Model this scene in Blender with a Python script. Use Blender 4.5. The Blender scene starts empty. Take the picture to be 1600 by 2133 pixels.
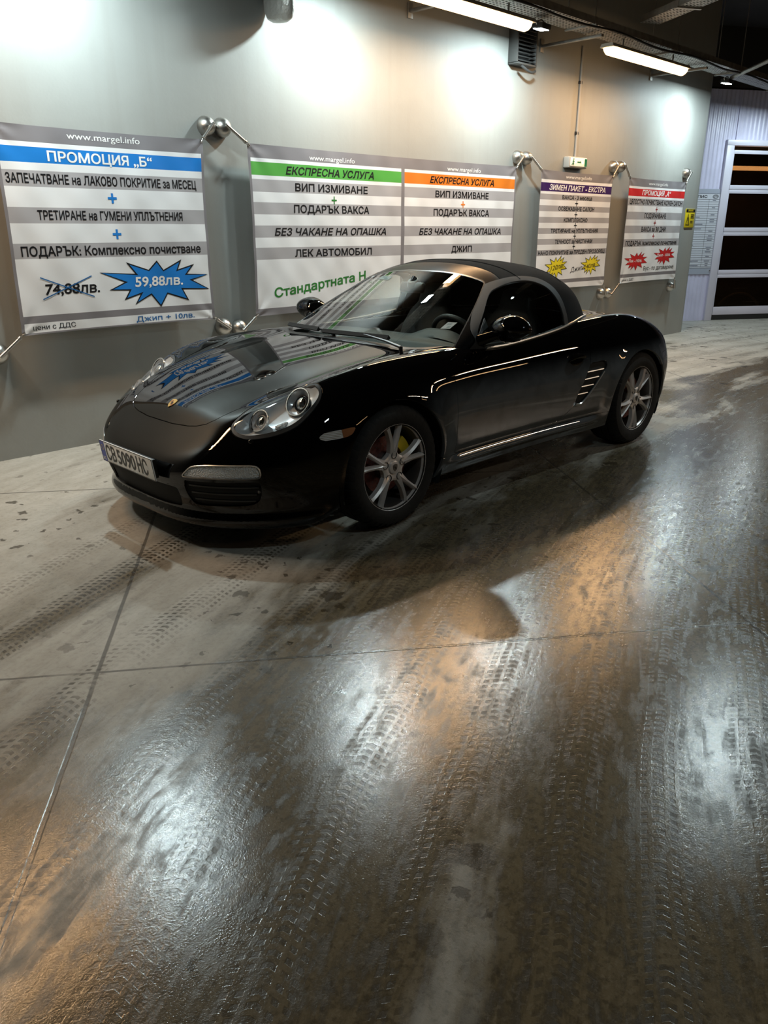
import bpy, bmesh, math, random
import numpy as np
from mathutils import Vector, Matrix
from mathutils.geometry import delaunay_2d_cdt

# ------------------------------------------------------------------ camera, world, exposure
SC = bpy.context.scene
COL = SC.collection
cam_data = bpy.data.cameras.new('camera')
cam = bpy.data.objects.new('camera', cam_data)
COL.objects.link(cam)
SC.camera = cam
cam_data.sensor_fit = 'HORIZONTAL'
cam_data.sensor_width = 36.0
cam_data.lens = 36.0 * 1635.6 / 1600.0
cam_data.clip_start = 0.05
_yaw, _pit = 0.782, 0.3463
_f = Vector((math.sin(_yaw) * math.cos(_pit), math.cos(_yaw) * math.cos(_pit), -math.sin(_pit)))
_r = Vector((math.cos(_yaw), -math.sin(_yaw), 0))
_u = _r.cross(_f)
_m = Matrix(((_r.x, _u.x, -_f.x, -2.7184), (_r.y, _u.y, -_f.y, -3.4953), (_r.z, _u.z, -_f.z, 1.4511), (0, 0, 0, 1)))
cam.matrix_world = _m

world = bpy.data.worlds.new('world')
SC.world = world
world.use_nodes = True
world.node_tree.nodes['Background'].inputs[0].default_value = (0.55, 0.5, 0.42, 1)
world.node_tree.nodes['Background'].inputs[1].default_value = 0.018

SC.view_settings.view_transform = 'Standard'
SC.view_settings.look = 'None'
SC.view_settings.gamma = 1.0
SC.view_settings.use_curve_mapping = False
SC.view_settings.exposure = 0.32
SC.cycles.adaptive_threshold = 0.025
SC.cycles.max_bounces = 6
SC.cycles.transparent_max_bounces = 12
SC.cycles.sample_clamp_indirect = 6.0
SC.cycles.caustics_reflective = False
SC.cycles.caustics_refractive = False

COOL = (0.79, 0.97, 1.0)        # LED floodlights along the banner wall
WARM = (1.0, 0.60, 0.30)        # fluorescent battens
FLOOD_W = 35.0
TUBE_E = 4.6
TUBE_W = 30.0
YW = 1.85                       # face of the banner wall
YB = 1.75                       # plane of the banners
ZTOP = 4.3

# ------------------------------------------------------------------ small helpers
def look(o, d, up=(0, 0, 1)):
    """turn the -Z axis of a lamp along d"""
    o.rotation_euler = Vector(d).to_track_quat('-Z', 'Y').to_euler()

def tag(o, label=None, cat=None, group=None, kind=None):
    if label: o['label'] = label
    if cat: o['category'] = cat
    if group: o['group'] = group
    if kind: o['kind'] = kind
    return o

def attach(o, parent):
    if parent is not None:
        o.parent = parent
        o.matrix_parent_inverse = parent_world(parent).inverted()
    return o

def parent_world(p):
    m = p.matrix_basis.copy()
    if p.parent is not None:
        m = parent_world(p.parent) @ p.matrix_parent_inverse @ m
    return m

def empty(name, loc, parent=None):
    o = bpy.data.objects.new(name, None)
    o.empty_display_size = 0.1
    o.location = loc
    COL.objects.link(o)
    if parent is not None: attach(o, parent)
    return o

class MB:
    """collects shapes and links them as one mesh object"""
    def __init__(self):
        self.V, self.F, self.M, self.n = [], [], [], 0
    def add(self, V, F, mi=0):
        k = self.n
        V = [tuple(map(float, v)) for v in V]
        self.V += V; self.n += len(V)
        self.F += [tuple(i + k for i in f) for f in F]
        self.M += [mi] * len(F)
        return self
    def box(self, c, s, mi=0, rot=None, bev=0.0, seg=2):
        bm = bmesh.new()
        bmesh.ops.create_cube(bm, size=1.0)
        for v in bm.verts: v.co = Vector((v.co.x * s[0], v.co.y * s[1], v.co.z * s[2]))
        if bev > 0:
            bmesh.ops.bevel(bm, geom=list(bm.edges), offset=bev, segments=seg, affect='EDGES', profile=0.5)
        R = rot if rot is not None else Matrix.Identity(3)
        bm.verts.index_update()
        V = [R @ v.co + Vector(c) for v in bm.verts]
        F = [[v.index for v in f.verts] for f in bm.faces]
        bm.free()
        return self.add(V, F, mi)
    def cyl(self, p0, p1, r0, r1=None, n=20, mi=0, caps=True):
        r1 = r0 if r1 is None else r1
        p0, p1 = Vector(p0), Vector(p1)
        a = (p1 - p0).normalized()
        x = a.orthogonal().normalized(); y = a.cross(x)
        V, F = [], []
        for p, r in ((p0, r0), (p1, r1)):
            for i in range(n):
                t = 2 * math.pi * i / n
                V.append(p + x * (r * math.cos(t)) + y * (r * math.sin(t)))
        for i in range(n):
            j = (i + 1) % n
            F.append((i, j, n + j, n + i))
        if caps:
            F.append(tuple(range(n - 1, -1, -1))); F.append(tuple(range(n, 2 * n)))
        return self.add(V, F, mi)
    def tube(self, pts, r, n=10, mi=0, closed=False):
        P = [Vector(p) for p in pts]; m = len(P)
        rr = r if hasattr(r, '__len__') else [r] * m
        V, F = [], []
        x = None
        for i in range(m):
            if closed: t = (P[(i + 1) % m] - P[i - 1])
            else: t = P[min(i + 1, m - 1)] - P[max(i - 1, 0)]
            t = t.normalized()
            if x is None: x = t.orthogonal().normalized()
            else:
                x = (x - t * x.dot(t))
                x = x.normalized() if x.length > 1e-6 else t.orthogonal().normalized()
            y = t.cross(x)
            for k in range(n):
                a = 2 * math.pi * k / n
                V.append(P[i] + x * (rr[i] * math.cos(a)) + y * (rr[i] * math.sin(a)))
        for i in range(m if closed else m - 1):
            j = (i + 1) % m
            for k in range(n):
                l = (k + 1) % n
                F.append((i * n + k, i * n + l, j * n + l, j * n + k))
        if not closed:
            F.append(tuple(range(n - 1, -1, -1))); F.append(tuple(range((m - 1) * n, m * n)))
        return self.add(V, F, mi)
    def lathe(self, prof, c, axis, n=48, mi=0, closed=False):
        """prof: (radius, height along the axis)"""
        a = Vector(axis).normalized()
        x = a.orthogonal().normalized()
        if abs(a.z) < .9:
            x = Vector((0, 0, 1)) - a * a.z; x.normalize()
        y = a.cross(x); c = Vector(c); m = len(prof)
        V, F = [], []
        for r, h in prof:
            for i in range(n):
                t = 2 * math.pi * i / n
                V.append(c + a * h + x * (r * math.cos(t)) + y * (r * math.sin(t)))
        for i in range(m if closed else m - 1):
            i2 = (i + 1) % m
            for k in range(n):
                l = (k + 1) % n
                F.append((i * n + k, i * n + l, i2 * n + l, i2 * n + k))
        return self.add(V, F, mi)
    def grid(self, fn, nu, nv, mi=0):
        V = [fn(i / (nu - 1), j / (nv - 1)) for i in range(nu) for j in range(nv)]
        F = [(i * nv + j, (i + 1) * nv + j, (i + 1) * nv + j + 1, i * nv + j + 1) for i in range(nu - 1) for j in range(nv - 1)]
        return self.add(V, F, mi)
    def prism(self, poly, fn, depth, mi=0):
        """poly 2-D outline; fn(a, b, h) -> point; extruded from h=0 to h=depth"""
        n = len(poly)
        V = [fn(a, b, 0) for a, b in poly] + [fn(a, b, depth) for a, b in poly]
        F = [(i, (i + 1) % n, n + (i + 1) % n, n + i) for i in range(n)]
        F += [tuple(range(n - 1, -1, -1)), tuple(range(n, 2 * n))]
        return self.add(V, F, mi)
    def build(self, name, mats, parent=None, sharp=0.6, fix=True):
        return link_mesh(name, self.V, self.F, mats, parent, self.M, sharp, fix)

def link_mesh(name, V, F, mats, parent=None, mi=None, sharp=0.6, fix=True, normals=None):
    me = bpy.data.meshes.new(name)
    me.from_pydata([tuple(v) for v in V], [], [tuple(f) for f in F])
    if not isinstance(mats, (list, tuple)): mats = [mats]
    for m in mats: me.materials.append(m)
    if mi is not None and len(mats) > 1: me.polygons.foreach_set('material_index', mi)
    if normals is None:
        bm = bmesh.new(); bm.from_mesh(me)
        if fix: bmesh.ops.recalc_face_normals(bm, faces=bm.faces)
        bm.normal_update()
        for f in bm.faces: f.smooth = True
        for e in bm.edges:
            if len(e.link_faces) == 2 and e.calc_face_angle(0) > sharp: e.smooth = False
        bm.to_mesh(me); bm.free()
    else:
        me.polygons.foreach_set('use_smooth', [True] * len(me.polygons))
        me.normals_split_custom_set_from_vertices([tuple(n) for n in normals])
    me.update()
    o = bpy.data.objects.new(name, me)
    COL.objects.link(o)
    return attach(o, parent)

def dup(root, loc=None, parent=None, keep=()):
    """a copy of a thing with copies of its parts and sub-parts (mesh data shared)"""
    r = root.copy(); COL.objects.link(r)
    if loc is not None: r.location = loc
    if parent is not None:
        r.parent = parent
    for ch in root.children:
        dup(ch, None, r)
    return r

def rotm(ax, ang): return Matrix.Rotation(ang, 3, ax)

# ------------------------------------------------------------------ materials
def mat(name):
    m = bpy.data.materials.new(name); m.use_nodes = True
    nt = m.node_tree
    return m, nt, nt.nodes['Principled BSDF'], nt.nodes['Material Output']

def node(nt, typ, **kw):
    n = nt.nodes.new(typ)
    for k, v in kw.items():
        if k.startswith('i_'):
            n.inputs[k[2:].replace('_', ' ')].default_value = v
        else: setattr(n, k, v)
    return n

def simple(name, col, rough=0.5, metal=0.0, spec=0.5, coat=0.0, bump=0.0, bscale=200.0, var=0.0, vscale=6.0):
    m, nt, b, out = mat(name)
    b.inputs['Base Color'].default_value = (*col, 1)
    b.inputs['Roughness'].default_value = rough
    b.inputs['Metallic'].default_value = metal
    b.inputs['Specular IOR Level'].default_value = spec
    b.inputs['Coat Weight'].default_value = coat
    b.inputs['Coat Roughness'].default_value = 0.03
    tc = node(nt, 'ShaderNodeTexCoord')
    if var > 0:
        nz = node(nt, 'ShaderNodeTexNoise'); nz.inputs['Scale'].default_value = vscale; nz.inputs['Detail'].default_value = 5
        nt.links.new(tc.outputs['Object'], nz.inputs['Vector'])
        rp = node(nt, 'ShaderNodeMapRange'); rp.inputs[1].default_value = 0.3; rp.inputs[2].default_value = 0.7
        rp.inputs[3].default_value = 1 - var; rp.inputs[4].default_value = 1 + var
        nt.links.new(nz.outputs[0], rp.inputs[0])
        mx = node(nt, 'ShaderNodeMix', data_type='RGBA', blend_type='MULTIPLY'); mx.inputs[0].default_value = 1
        mx.inputs[6].default_value = (*col, 1)
        nt.links.new(rp.outputs[0], mx.inputs[7]); nt.links.new(mx.outputs[2], b.inputs['Base Color'])
    if bump > 0:
        nb = node(nt, 'ShaderNodeTexNoise'); nb.inputs['Scale'].default_value = bscale; nb.inputs['Detail'].default_value = 3
        nt.links.new(tc.outputs['Object'], nb.inputs['Vector'])
        bp = node(nt, 'ShaderNodeBump'); bp.inputs['Strength'].default_value = bump; bp.inputs['Distance'].default_value = 0.01
        nt.links.new(nb.outputs[0], bp.inputs['Height']); nt.links.new(bp.outputs[0], b.inputs['Normal'])
    return m

def emissive(name, col, strength):
    m, nt, b, out = mat(name)
    b.inputs['Base Color'].default_value = (0.8, 0.8, 0.8, 1)
    b.inputs['Emission Color'].default_value = (*col, 1)
    b.inputs['Emission Strength'].default_value = strength
    return m

def thin_glass(name, tint, rough=0.0, ior=1.5, refl=1.0):
    """single-sheet glass: tinted see-through plus fresnel reflection"""
    m, nt, b, out = mat(name)
    nt.nodes.remove(b)
    tr = node(nt, 'ShaderNodeBsdfTransparent'); tr.inputs[0].default_value = (*tint, 1)
    gl = node(nt, 'ShaderNodeBsdfGlossy'); gl.inputs['Roughness'].default_value = rough; gl.inputs[0].default_value = (refl, refl, refl, 1)
    # Schlick reflectance, the same from either side of the sheet
    geo = node(nt, 'ShaderNodeNewGeometry')
    dt = node(nt, 'ShaderNodeVectorMath', operation='DOT_PRODUCT')
    nt.links.new(geo.outputs['Incoming'], dt.inputs[0]); nt.links.new(geo.outputs['Normal'], dt.inputs[1])
    def m2(op, x, y=None):
        n = node(nt, 'ShaderNodeMath', operation=op); n.use_clamp = op == 'MULTIPLY_ADD'
        for k, v in enumerate((x, y)):
            if v is None: continue
            if isinstance(v, (int, float)): n.inputs[k].default_value = v
            else: nt.links.new(v, n.inputs[k])
        return n
    f0 = ((ior - 1) / (ior + 1)) ** 2 * 1.7
    pw = m2('POWER', m2('SUBTRACT', 1.0, m2('ABSOLUTE', dt.outputs['Value']).outputs[0]).outputs[0], 5.0)
    fin = m2('MULTIPLY_ADD', pw.outputs[0], 1 - f0); fin.inputs[2].default_value = f0
    mx = node(nt, 'ShaderNodeMixShader')
    nt.links.new(fin.outputs[0], mx.inputs[0])
    nt.links.new(tr.outputs[0], mx.inputs[1]); nt.links.new(gl.outputs[0], mx.inputs[2])
    nt.links.new(mx.outputs[0], out.inputs[0])
    return m
# ------------------------------------------------------------------ setting: floor, walls, ceiling
def floor_material():
    m, nt, b, out = mat('wet_concrete')
    L = nt.links.new
    geo = node(nt, 'ShaderNodeNewGeometry')
    sep = node(nt, 'ShaderNodeSeparateXYZ'); L(geo.outputs['Position'], sep.inputs[0])
    def math_(op, a, bb=None, clamp=False):
        n = node(nt, 'ShaderNodeMath', operation=op); n.use_clamp = clamp
        for k, v in ((0, a), (1, bb)):
            if v is None: continue
            if isinstance(v, (int, float)): n.inputs[k].default_value = v
            else: L(v, n.inputs[k])
        return n.outputs[0]
    def noise(vec, scale, detail=4, rough=0.55, dist=0.0):
        n = node(nt, 'ShaderNodeTexNoise'); n.inputs['Scale'].default_value = scale
        n.inputs['Detail'].default_value = detail; n.inputs['Roughness'].default_value = rough; n.inputs['Distortion'].default_value = dist
        L(vec, n.inputs['Vector']); return n.outputs[0]
    def remap(v, a, bb, c=0.0, d=1.0, smooth=True):
        n = node(nt, 'ShaderNodeMapRange', interpolation_type='SMOOTHSTEP' if smooth else 'LINEAR')
        n.inputs[1].default_value = a; n.inputs[2].default_value = bb; n.inputs[3].default_value = c; n.inputs[4].default_value = d
        L(v, n.inputs[0]); return n.outputs[0]
    def mixc(fac, a, bb, blend='MIX'):
        n = node(nt, 'ShaderNodeMix', data_type='RGBA', blend_type=blend)
        if isinstance(fac, (int, float)): n.inputs[0].default_value = fac
        else: L(fac, n.inputs[0])
        for k, v in ((6, a), (7, bb)):
            if isinstance(v, tuple): n.inputs[k].default_value = (*v, 1)
            else: L(v, n.inputs[k])
        return n.outputs[2]
    pos = geo.outputs['Position']
    # the lane bends round a far centre: polar coordinates give the driving direction
    dx = math_('SUBTRACT', sep.outputs[0], 5.9); dy = math_('SUBTRACT', sep.outputs[1], -15.9)
    rad = math_('SQRT', math_('ADD', math_('MULTIPLY', dx, dx), math_('MULTIPLY', dy, dy)))
    ang = math_('MULTIPLY', math_('ARCTAN2', dx, dy), 15.6)
    pol = node(nt, 'ShaderNodeCombineXYZ'); L(ang, pol.inputs[0]); L(rad, pol.inputs[1])
    stretch = node(nt, 'ShaderNodeVectorMath', operation='MULTIPLY'); stretch.inputs[1].default_value = (0.22, 1.0, 1.0); L(pol.outputs[0], stretch.inputs[0])
    n_big = noise(pos, 0.55, 4); n_mid = noise(pos, 2.6, 6, 0.62, 0.4); n_fine = noise(pos, 38, 5, 0.65); n_grit = noise(pos, 170, 3, 0.7)
    n_str = noise(stretch.outputs[0], 2.2, 5, 0.6, 0.3); n_str2 = noise(stretch.outputs[0], 9.0, 4, 0.6)
    # tyre tracks: bands of constant radius broken into tread blocks
    wob = math_('MULTIPLY', math_('SUBTRACT', noise(pol.outputs[0], 0.8, 2), 0.5), 0.10)
    rw = math_('ADD', rad, wob)
    treads = None
    for r0, w, per, amp in ((17.10, .10, 26, 1.0), (16.62, .11, 26, .9), (15.30, .13, 22, .75), (15.02, .10, 22, .6), (14.80, .09, 24, .8), (14.52, .10, 24, .7), (15.90, .10, 24, .5), (14.1, .11, 22, .7), (15.62, .10, 24, .7), (16.2, .10, 26, .6), (14.32, .09, 22, .7), (17.45, .08, 26, .4)):
        d = math_('ABSOLUTE', math_('SUBTRACT', rw, r0))
        band = remap(d, w * .55, w, 1.0, 0.0)
        saw = math_('SINE', math_('ADD', math_('MULTIPLY', ang, per * 8.5), math_('MULTIPLY', d, 90.0)))
        rib = math_('SINE', math_('MULTIPLY', d, 210.0))
        t = math_('MULTIPLY', remap(saw, -.25, .2), remap(rib, -.5, .1))
        t = math_('MULTIPLY', math_('MULTIPLY', t, band), amp)
        treads = t if treads is None else math_('MAXIMUM', treads, t)
    patchy = remap(n_str, .30, .46)
    treads = math_('MULTIPLY', math_('MULTIPLY', treads, 1.0), math_('MULTIPLY', patchy, remap(noise(pos, 14, 3), .30, .52)))
    # how wet it is: drier towards the wall on the left, wetter where cars roll out
    w0 = math_('ADD', math_('MULTIPLY', sep.outputs[1], -.54), math_('MULTIPLY', sep.outputs[0], .07))
    w0 = remap(w0, -.05, 1.0, 0.0, 1.0)
    wet = math_('ADD', math_('MULTIPLY', w0, .58), math_('MULTIPLY', math_('SUBTRACT', n_str, .5), 1.7))
    wet = math_('ADD', wet, math_('MULTIPLY', math_('SUBTRACT', n_mid, .5), .45))
    wet = remap(wet, .04, .46)
    # splashes and dropped mud
    wv = node(nt, 'ShaderNodeTexNoise'); wv.inputs['Scale'].default_value = 22; wv.inputs['Detail'].default_value = 3; L(pos, wv.inputs['Vector'])
    off = node(nt, 'ShaderNodeVectorMath', operation='MULTIPLY_ADD'); off.inputs[1].default_value = (.10, .10, 0); L(wv.outputs['Color'], off.inputs[0]); L(pos, off.inputs[2])
    def splats(scale, thr, size):
        v = node(nt, 'ShaderNodeTexVoronoi', voronoi_dimensions='2D'); v.inputs['Scale'].default_value = scale; L(off.outputs[0], v.inputs['Vector'])
        sc_ = node(nt, 'ShaderNodeSeparateColor'); L(v.outputs['Color'], sc_.inputs[0])
        r_ = math_('MULTIPLY', math_('SUBTRACT', sc_.outputs[0], thr), size, True)
        n = node(nt, 'ShaderNodeMapRange', interpolation_type='SMOOTHSTEP'); n.inputs[1].default_value = -.02; n.inputs[2].default_value = .03
        L(math_('SUBTRACT', r_, v.outputs['Distance']), n.inputs[0]); return n.outputs[0]
    spots = math_('MAXIMUM', splats(4.2, .62, .55), splats(11.0, .66, .60))
    spots = math_('MULTIPLY', spots, remap(n_big, .36, .56))
    dark = math_('MAXIMUM', math_('MULTIPLY', treads, .9), math_('MULTIPLY', spots, .8))
    fin2 = noise(stretch.outputs[0], 26.0, 5, .65, .4)
    blot = math_('ADD', math_('MULTIPLY', noise(pos, 16, 5, .62), .35), math_('MULTIPLY', fin2, .65))
    col = mixc(remap(n_mid, .3, .7), (.36, .345, .305), (.46, .445, .405))
    col = mixc(math_('MULTIPLY', remap(n_str2, .4, .72), .35), col, (.26, .235, .19))
    brown = mixc(remap(blot, .41, .58), (.044, .031, .013), (.125, .096, .053))
    brown = mixc(math_('MULTIPLY', remap(n_str, .46, .66), .35), brown, (.150, .126, .086))
    col = mixc(math_('MULTIPLY', wet, .97), col, brown)
    col = mixc(math_('MULTIPLY', remap(n_fine, .45, .75), .22), col, (.10, .085, .06))
    col = mixc(math_('MULTIPLY', math_('MULTIPLY', remap(noise(pos, 70, 4, .7), .48, .66), remap(wet, 0, 1, .12, 1.0)), .30), col, (.225, .195, .145))
    col = mixc(math_('MULTIPLY', math_('MULTIPLY', remap(noise(pos, 48, 5, .7), .50, .64), remap(wet, 0, 1, .16, 1.0)), .45), col, (.030, .023, .013))
    col = mixc(dark, col, (.034, .026, .015))
    # saw-cut joints in a turned grid
    e2 = math_('SUBTRACT', math_('MULTIPLY', sep.outputs[0], .806), math_('MULTIPLY', sep.outputs[1], .591))
    e1 = math_('ADD', math_('MULTIPLY', sep.outputs[0], .591), math_('MULTIPLY', sep.outputs[1], .806))
    jw = math_('MULTIPLY', math_('SUBTRACT', noise(pos, 5, 2), .5), .006)
    def joint(e, o, per, w):
        k = math_('ADD', math_('SUBTRACT', e, o - per * 20.5), jw)
        k = math_('ABSOLUTE', math_('SUBTRACT', math_('MODULO', k, per), per / 2))
        return remap(k, w * .5, w, 1.0, 0.0)
    j = math_('MAXIMUM', joint(e2, -.755, 2.455, .010), joint(e1, -1.925, 2.12, .008))
    j = math_('MULTIPLY', j, remap(n_mid, .28, .5, .35, 1.0))
    col = mixc(math_('MULTIPLY', j, .7), col, (.03, .026, .022))
    L(col, b.inputs['Base Color'])
    # gloss: water film where wet, matt elsewhere
    film = math_('MULTIPLY', wet, remap(blot, .36, .60, .55, 1.0))
    film = math_('MULTIPLY', film, remap(treads, 0, 1, 1.0, .7))
    rough = remap(film, .1, .85, .55, .135, False)
    L(rough, b.inputs['Roughness'])
    L(remap(film, .1, .9, .30, .75), b.inputs['Specular IOR Level'])
    h = math_('ADD', math_('MULTIPLY', n_fine, .45), math_('MULTIPLY', n_grit, .95))
    h = math_('ADD', h, math_('MULTIPLY', fin2, .5))
    h = math_('SUBTRACT', h, math_('MULTIPLY', treads, .6))
    h = math_('SUBTRACT', h, math_('MULTIPLY', j, 1.2))
    bp = node(nt, 'ShaderNodeBump'); bp.inputs['Strength'].default_value = .6; bp.inputs['Distance'].default_value = .00075
    L(h, bp.inputs['Height']); L(bp.outputs[0], b.inputs['Normal'])
    return m

def plaster_material(name, c0, c1):
    m, nt, b, out = mat(name)
    L = nt.links.new
    geo = node(nt, 'ShaderNodeNewGeometry')
    a = node(nt, 'ShaderNodeTexNoise'); a.inputs['Scale'].default_value = .9; a.inputs['Detail'].default_value = 6; L(geo.outputs['Position'], a.inputs['Vector'])
    r = node(nt, 'ShaderNodeMapRange'); r.inputs[1].default_value = .35; r.inputs[2].default_value = .68; L(a.outputs[0], r.inputs[0])
    mx = node(nt, 'ShaderNodeMix', data_type='RGBA'); mx.inputs[6].default_value = (*c0, 1); mx.inputs[7].default_value = (*c1, 1)
    L(r.outputs[0], mx.inputs[0])
    # faint runs down the wall
    mp = node(nt, 'ShaderNodeMapping'); mp.inputs['Scale'].default_value = (9, 9, .5); L(geo.outputs['Position'], mp.inputs[0])
    s = node(nt, 'ShaderNodeTexNoise'); s.inputs['Scale'].default_value = 1; s.inputs['Detail'].default_value = 4; L(mp.outputs[0], s.inputs['Vector'])
    r2 = node(nt, 'ShaderNodeMapRange'); r2.inputs[1].default_value = .52; r2.inputs[2].default_value = .78; r2.inputs[4].default_value = .22; L(s.outputs[0], r2.inputs[0])
    mx2 = node(nt, 'ShaderNodeMix', data_type='RGBA'); mx2.inputs[7].default_value = (.24, .225, .195, 1); L(r2.outputs[0], mx2.inputs[0]); L(mx.outputs[2], mx2.inputs[6])
    L(mx2.outputs[2], b.inputs['Base Color'])
    b.inputs['Roughness'].default_value = .55
    n2 = node(nt, 'ShaderNodeTexNoise'); n2.inputs['Scale'].default_value = 55; n2.inputs['Detail'].default_value = 5; L(geo.outputs['Position'], n2.inputs['Vector'])
    n3 = node(nt, 'ShaderNodeTexNoise'); n3.inputs['Scale'].default_value = 3.5; n3.inputs['Detail'].default_value = 4; L(geo.outputs['Position'], n3.inputs['Vector'])
    ad = node(nt, 'ShaderNodeMath', operation='MULTIPLY_ADD'); ad.inputs[1].default_value = 6; L(n3.outputs[0], ad.inputs[0]); L(n2.outputs[0], ad.inputs[2])
    bp = node(nt, 'ShaderNodeBump'); bp.inputs['Strength'].default_value = .22; bp.inputs['Distance'].default_value = .002
    L(ad.outputs[0], bp.inputs['Height']); L(bp.outputs[0], b.inputs['Normal'])
    return m

M_floor = floor_material()
M_plaster = plaster_material('painted_plaster', (.29, .295, .28), (.355, .36, .34))
M_dark = simple('dark_concrete', (.075, .066, .056), .85, var=.25, vscale=1.5, bump=.3, bscale=30)
M_darkceil = simple('dark_ceiling', (.030, .028, .026), .9, var=.3, vscale=1.2)  # near-black, varied slightly at random; ceiling and lintel
M_steel = simple('brushed_steel', (.50, .48, .45), .33, metal=1.0, bump=.05, bscale=300)
M_galv = simple('galvanised_steel', (.36, .35, .33), .5, metal=.8, var=.2, vscale=14)
M_black = simple('black_plastic', (.012, .012, .012), .5)
M_white = simple('white_enamel', (.72, .71, .68), .4)
M_greymetal = simple('grey_metal', (.22, .21, .20), .5, metal=.4)

b = MB(); b.box((6, -5, -.1), (40, 30, .2))
tag(b.build('floor', M_floor), 'grey brown wet concrete floor with tyre tracks and saw-cut joints', kind='structure')

# banner wall: a long face, a rounded end, an upper corner rounded off
b = MB()
xe, rc = 8.78, .30
prof = [(-8.0, YW)]
prof += [(xe + rc * math.sin(t), YW + rc - rc * math.cos(t)) for t in np.linspace(0, math.pi / 2, 16)]
prof += [(xe + rc, 3.6), (-8.0, 3.6)]
b.prism(prof, lambda x, y, h: (x, y, h), ZTOP)
tag(b.build('wall_back', M_plaster, sharp=.5), 'pale grey painted wall carrying the banners', kind='structure')

b = MB(); b.box((6, -5, ZTOP + .1), (40, 30, .2))
tag(b.build('ceiling', M_darkceil), 'dark ceiling', kind='structure')
b = MB(); b.box((6, -16.1, ZTOP / 2), (40, .2, ZTOP))
tag(b.build('wall_front', M_dark), 'dark wall across the lane', kind='structure')
b = MB(); b.box((-13.1, -5, ZTOP / 2), (.2, 30, ZTOP))
tag(b.build('wall_left', M_dark), 'dark wall behind the camera', kind='structure')
b = MB(); b.box((25.0, -5, ZTOP / 2), (.2, 30, ZTOP))
tag(b.build('wall_right_far', M_dark), 'dark wall at the far end of the lane', kind='structure')

# far partition of ribbed panels with a sectional door; s runs along it, t out of it
PS = Vector((.852, -.523, 0)); PN = Vector((-.523, -.852, 0)); P0 = Vector((10.745, 2.246, 0))
def pan(s, t, z): return P0 + PS * s + PN * t + Vector((0, 0, z))
PROT = Matrix(((PS.x, -PN.x, 0), (PS.y, -PN.y, 0), (0, 0, 1)))     # local x along the wall, local y into it
M_ribbed = simple('ribbed_white_panel', (.62, .61, .80), .38, var=.06, vscale=5)
M_doorframe = simple('white_door_metal', (.62, .61, .72), .4)
b = MB()
s0, s1, dw0, dw1, dh = -3.4, 8.0, -.02, 3.2, 2.68
def ribbed(sa, sb, za, zb):
    n = int(round((sb - sa) / .075)) * 4
    ss = [sa + (sb - sa) * i / n for i in range(n + 1)]
    hh = [(0, .007, .007, 0)[i % 4] for i in range(n + 1)]
    V = [pan(s, h, za) for s, h in zip(ss, hh)] + [pan(s, h, zb) for s, h in zip(ss, hh)]
    k = n + 1
    b.add(V, [(i, i + 1, k + i + 1, k + i) for i in range(n)])
ribbed(s0, dw0 - .13, 0, 3.46); ribbed(dw0 - .13, dw1 + .13, dh + .08, 3.46); ribbed(dw1 + .13, s1, 0, 3.46)
b.box(pan((s0 + s1) / 2, -.06, 3.07), ((s1 - s0), .1, .78), rot=PROT)
b.box(pan((s0 + dw0) / 2 - .08, -.06, 1.7), (dw0 - s0 - .16, .1, 3.4), rot=PROT); b.box(pan((dw1 + s1) / 2 + .08, -.06, 1.7), (s1 - dw1 - .16, .1, 3.4), rot=PROT)
for sj in (dw0 + .03, 1.4, 2.6): b.box(pan(sj, .010, 3.08), (.012, .01, .72), rot=PROT)
tag(b.build('wall_right', M_ribbed, sharp=.3), 'white ribbed metal partition at the end of the wall', kind='structure')
b = MB(); b.box(pan(2.3, -.06, 3.9), (11.4, .12, .82), rot=PROT)
tag(b.build('trim_1', M_darkceil), 'dark lintel above the ribbed partition', kind='structure')

# sectional door: frame, four glazed sections
M_pane = thin_glass('smoky_glazing', (.34, .29, .24), .02, 1.7)
M_rubber = simple('black_rubber', (.015, .015, .015), .7)
M_bay = simple('dark_bay_interior', (.10, .085, .068), .8)
b = MB()
b.box(pan(dw0 - .065, .015, dh / 2), (.13, .06, dh), rot=PROT, bev=.006); b.box(pan(dw1 + .065, .015, dh / 2), (.13, .06, dh), rot=PROT, bev=.006)
b.box(pan((dw0 + dw1) / 2, .015, dh + .04), (dw1 - dw0 + .26, .06, .08), rot=PROT, bev=.006)
door = b.build('door_1', M_doorframe); tag(door, 'white framed sectional door with smoky windows', kind='structure')
zs = [(.08, .74), (.74, 1.40), (1.40, 2.04), (2.04, 2.62)]
for i, (za, zb) in enumerate(zs):
    b = MB(); lo = .13 if i == 0 else .065
    for s_ in (dw0 + .025, (dw0 + dw1) / 2, dw1 - .025): b.box(pan(s_, -.03, (za + zb) / 2), (.05, .05, zb - za - .006), rot=PROT, bev=.004)
    b.box(pan((dw0 + dw1) / 2, -.03, za + lo / 2 + .003), (dw1 - dw0, .05, lo), rot=PROT, bev=.004)
    b.box(pan((dw0 + dw1) / 2, -.03, zb - .03), (dw1 - dw0, .05, .055), rot=PROT, bev=.004)
    sec = b.build('door_section', M_doorframe, door)
    b = MB(); b.box(pan((dw0 + dw1) / 2, -.03, (za + zb) / 2), (dw1 - dw0 - .06, .006, zb - za - .06), rot=PROT)
    b.build('door_pane', M_pane, sec)
b = MB(); b.box(pan((dw0 + dw1) / 2, -.03, .04), (dw1 - dw0, .05, .075), rot=PROT); b.build('bottom_seal', M_rubber, door)
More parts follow.
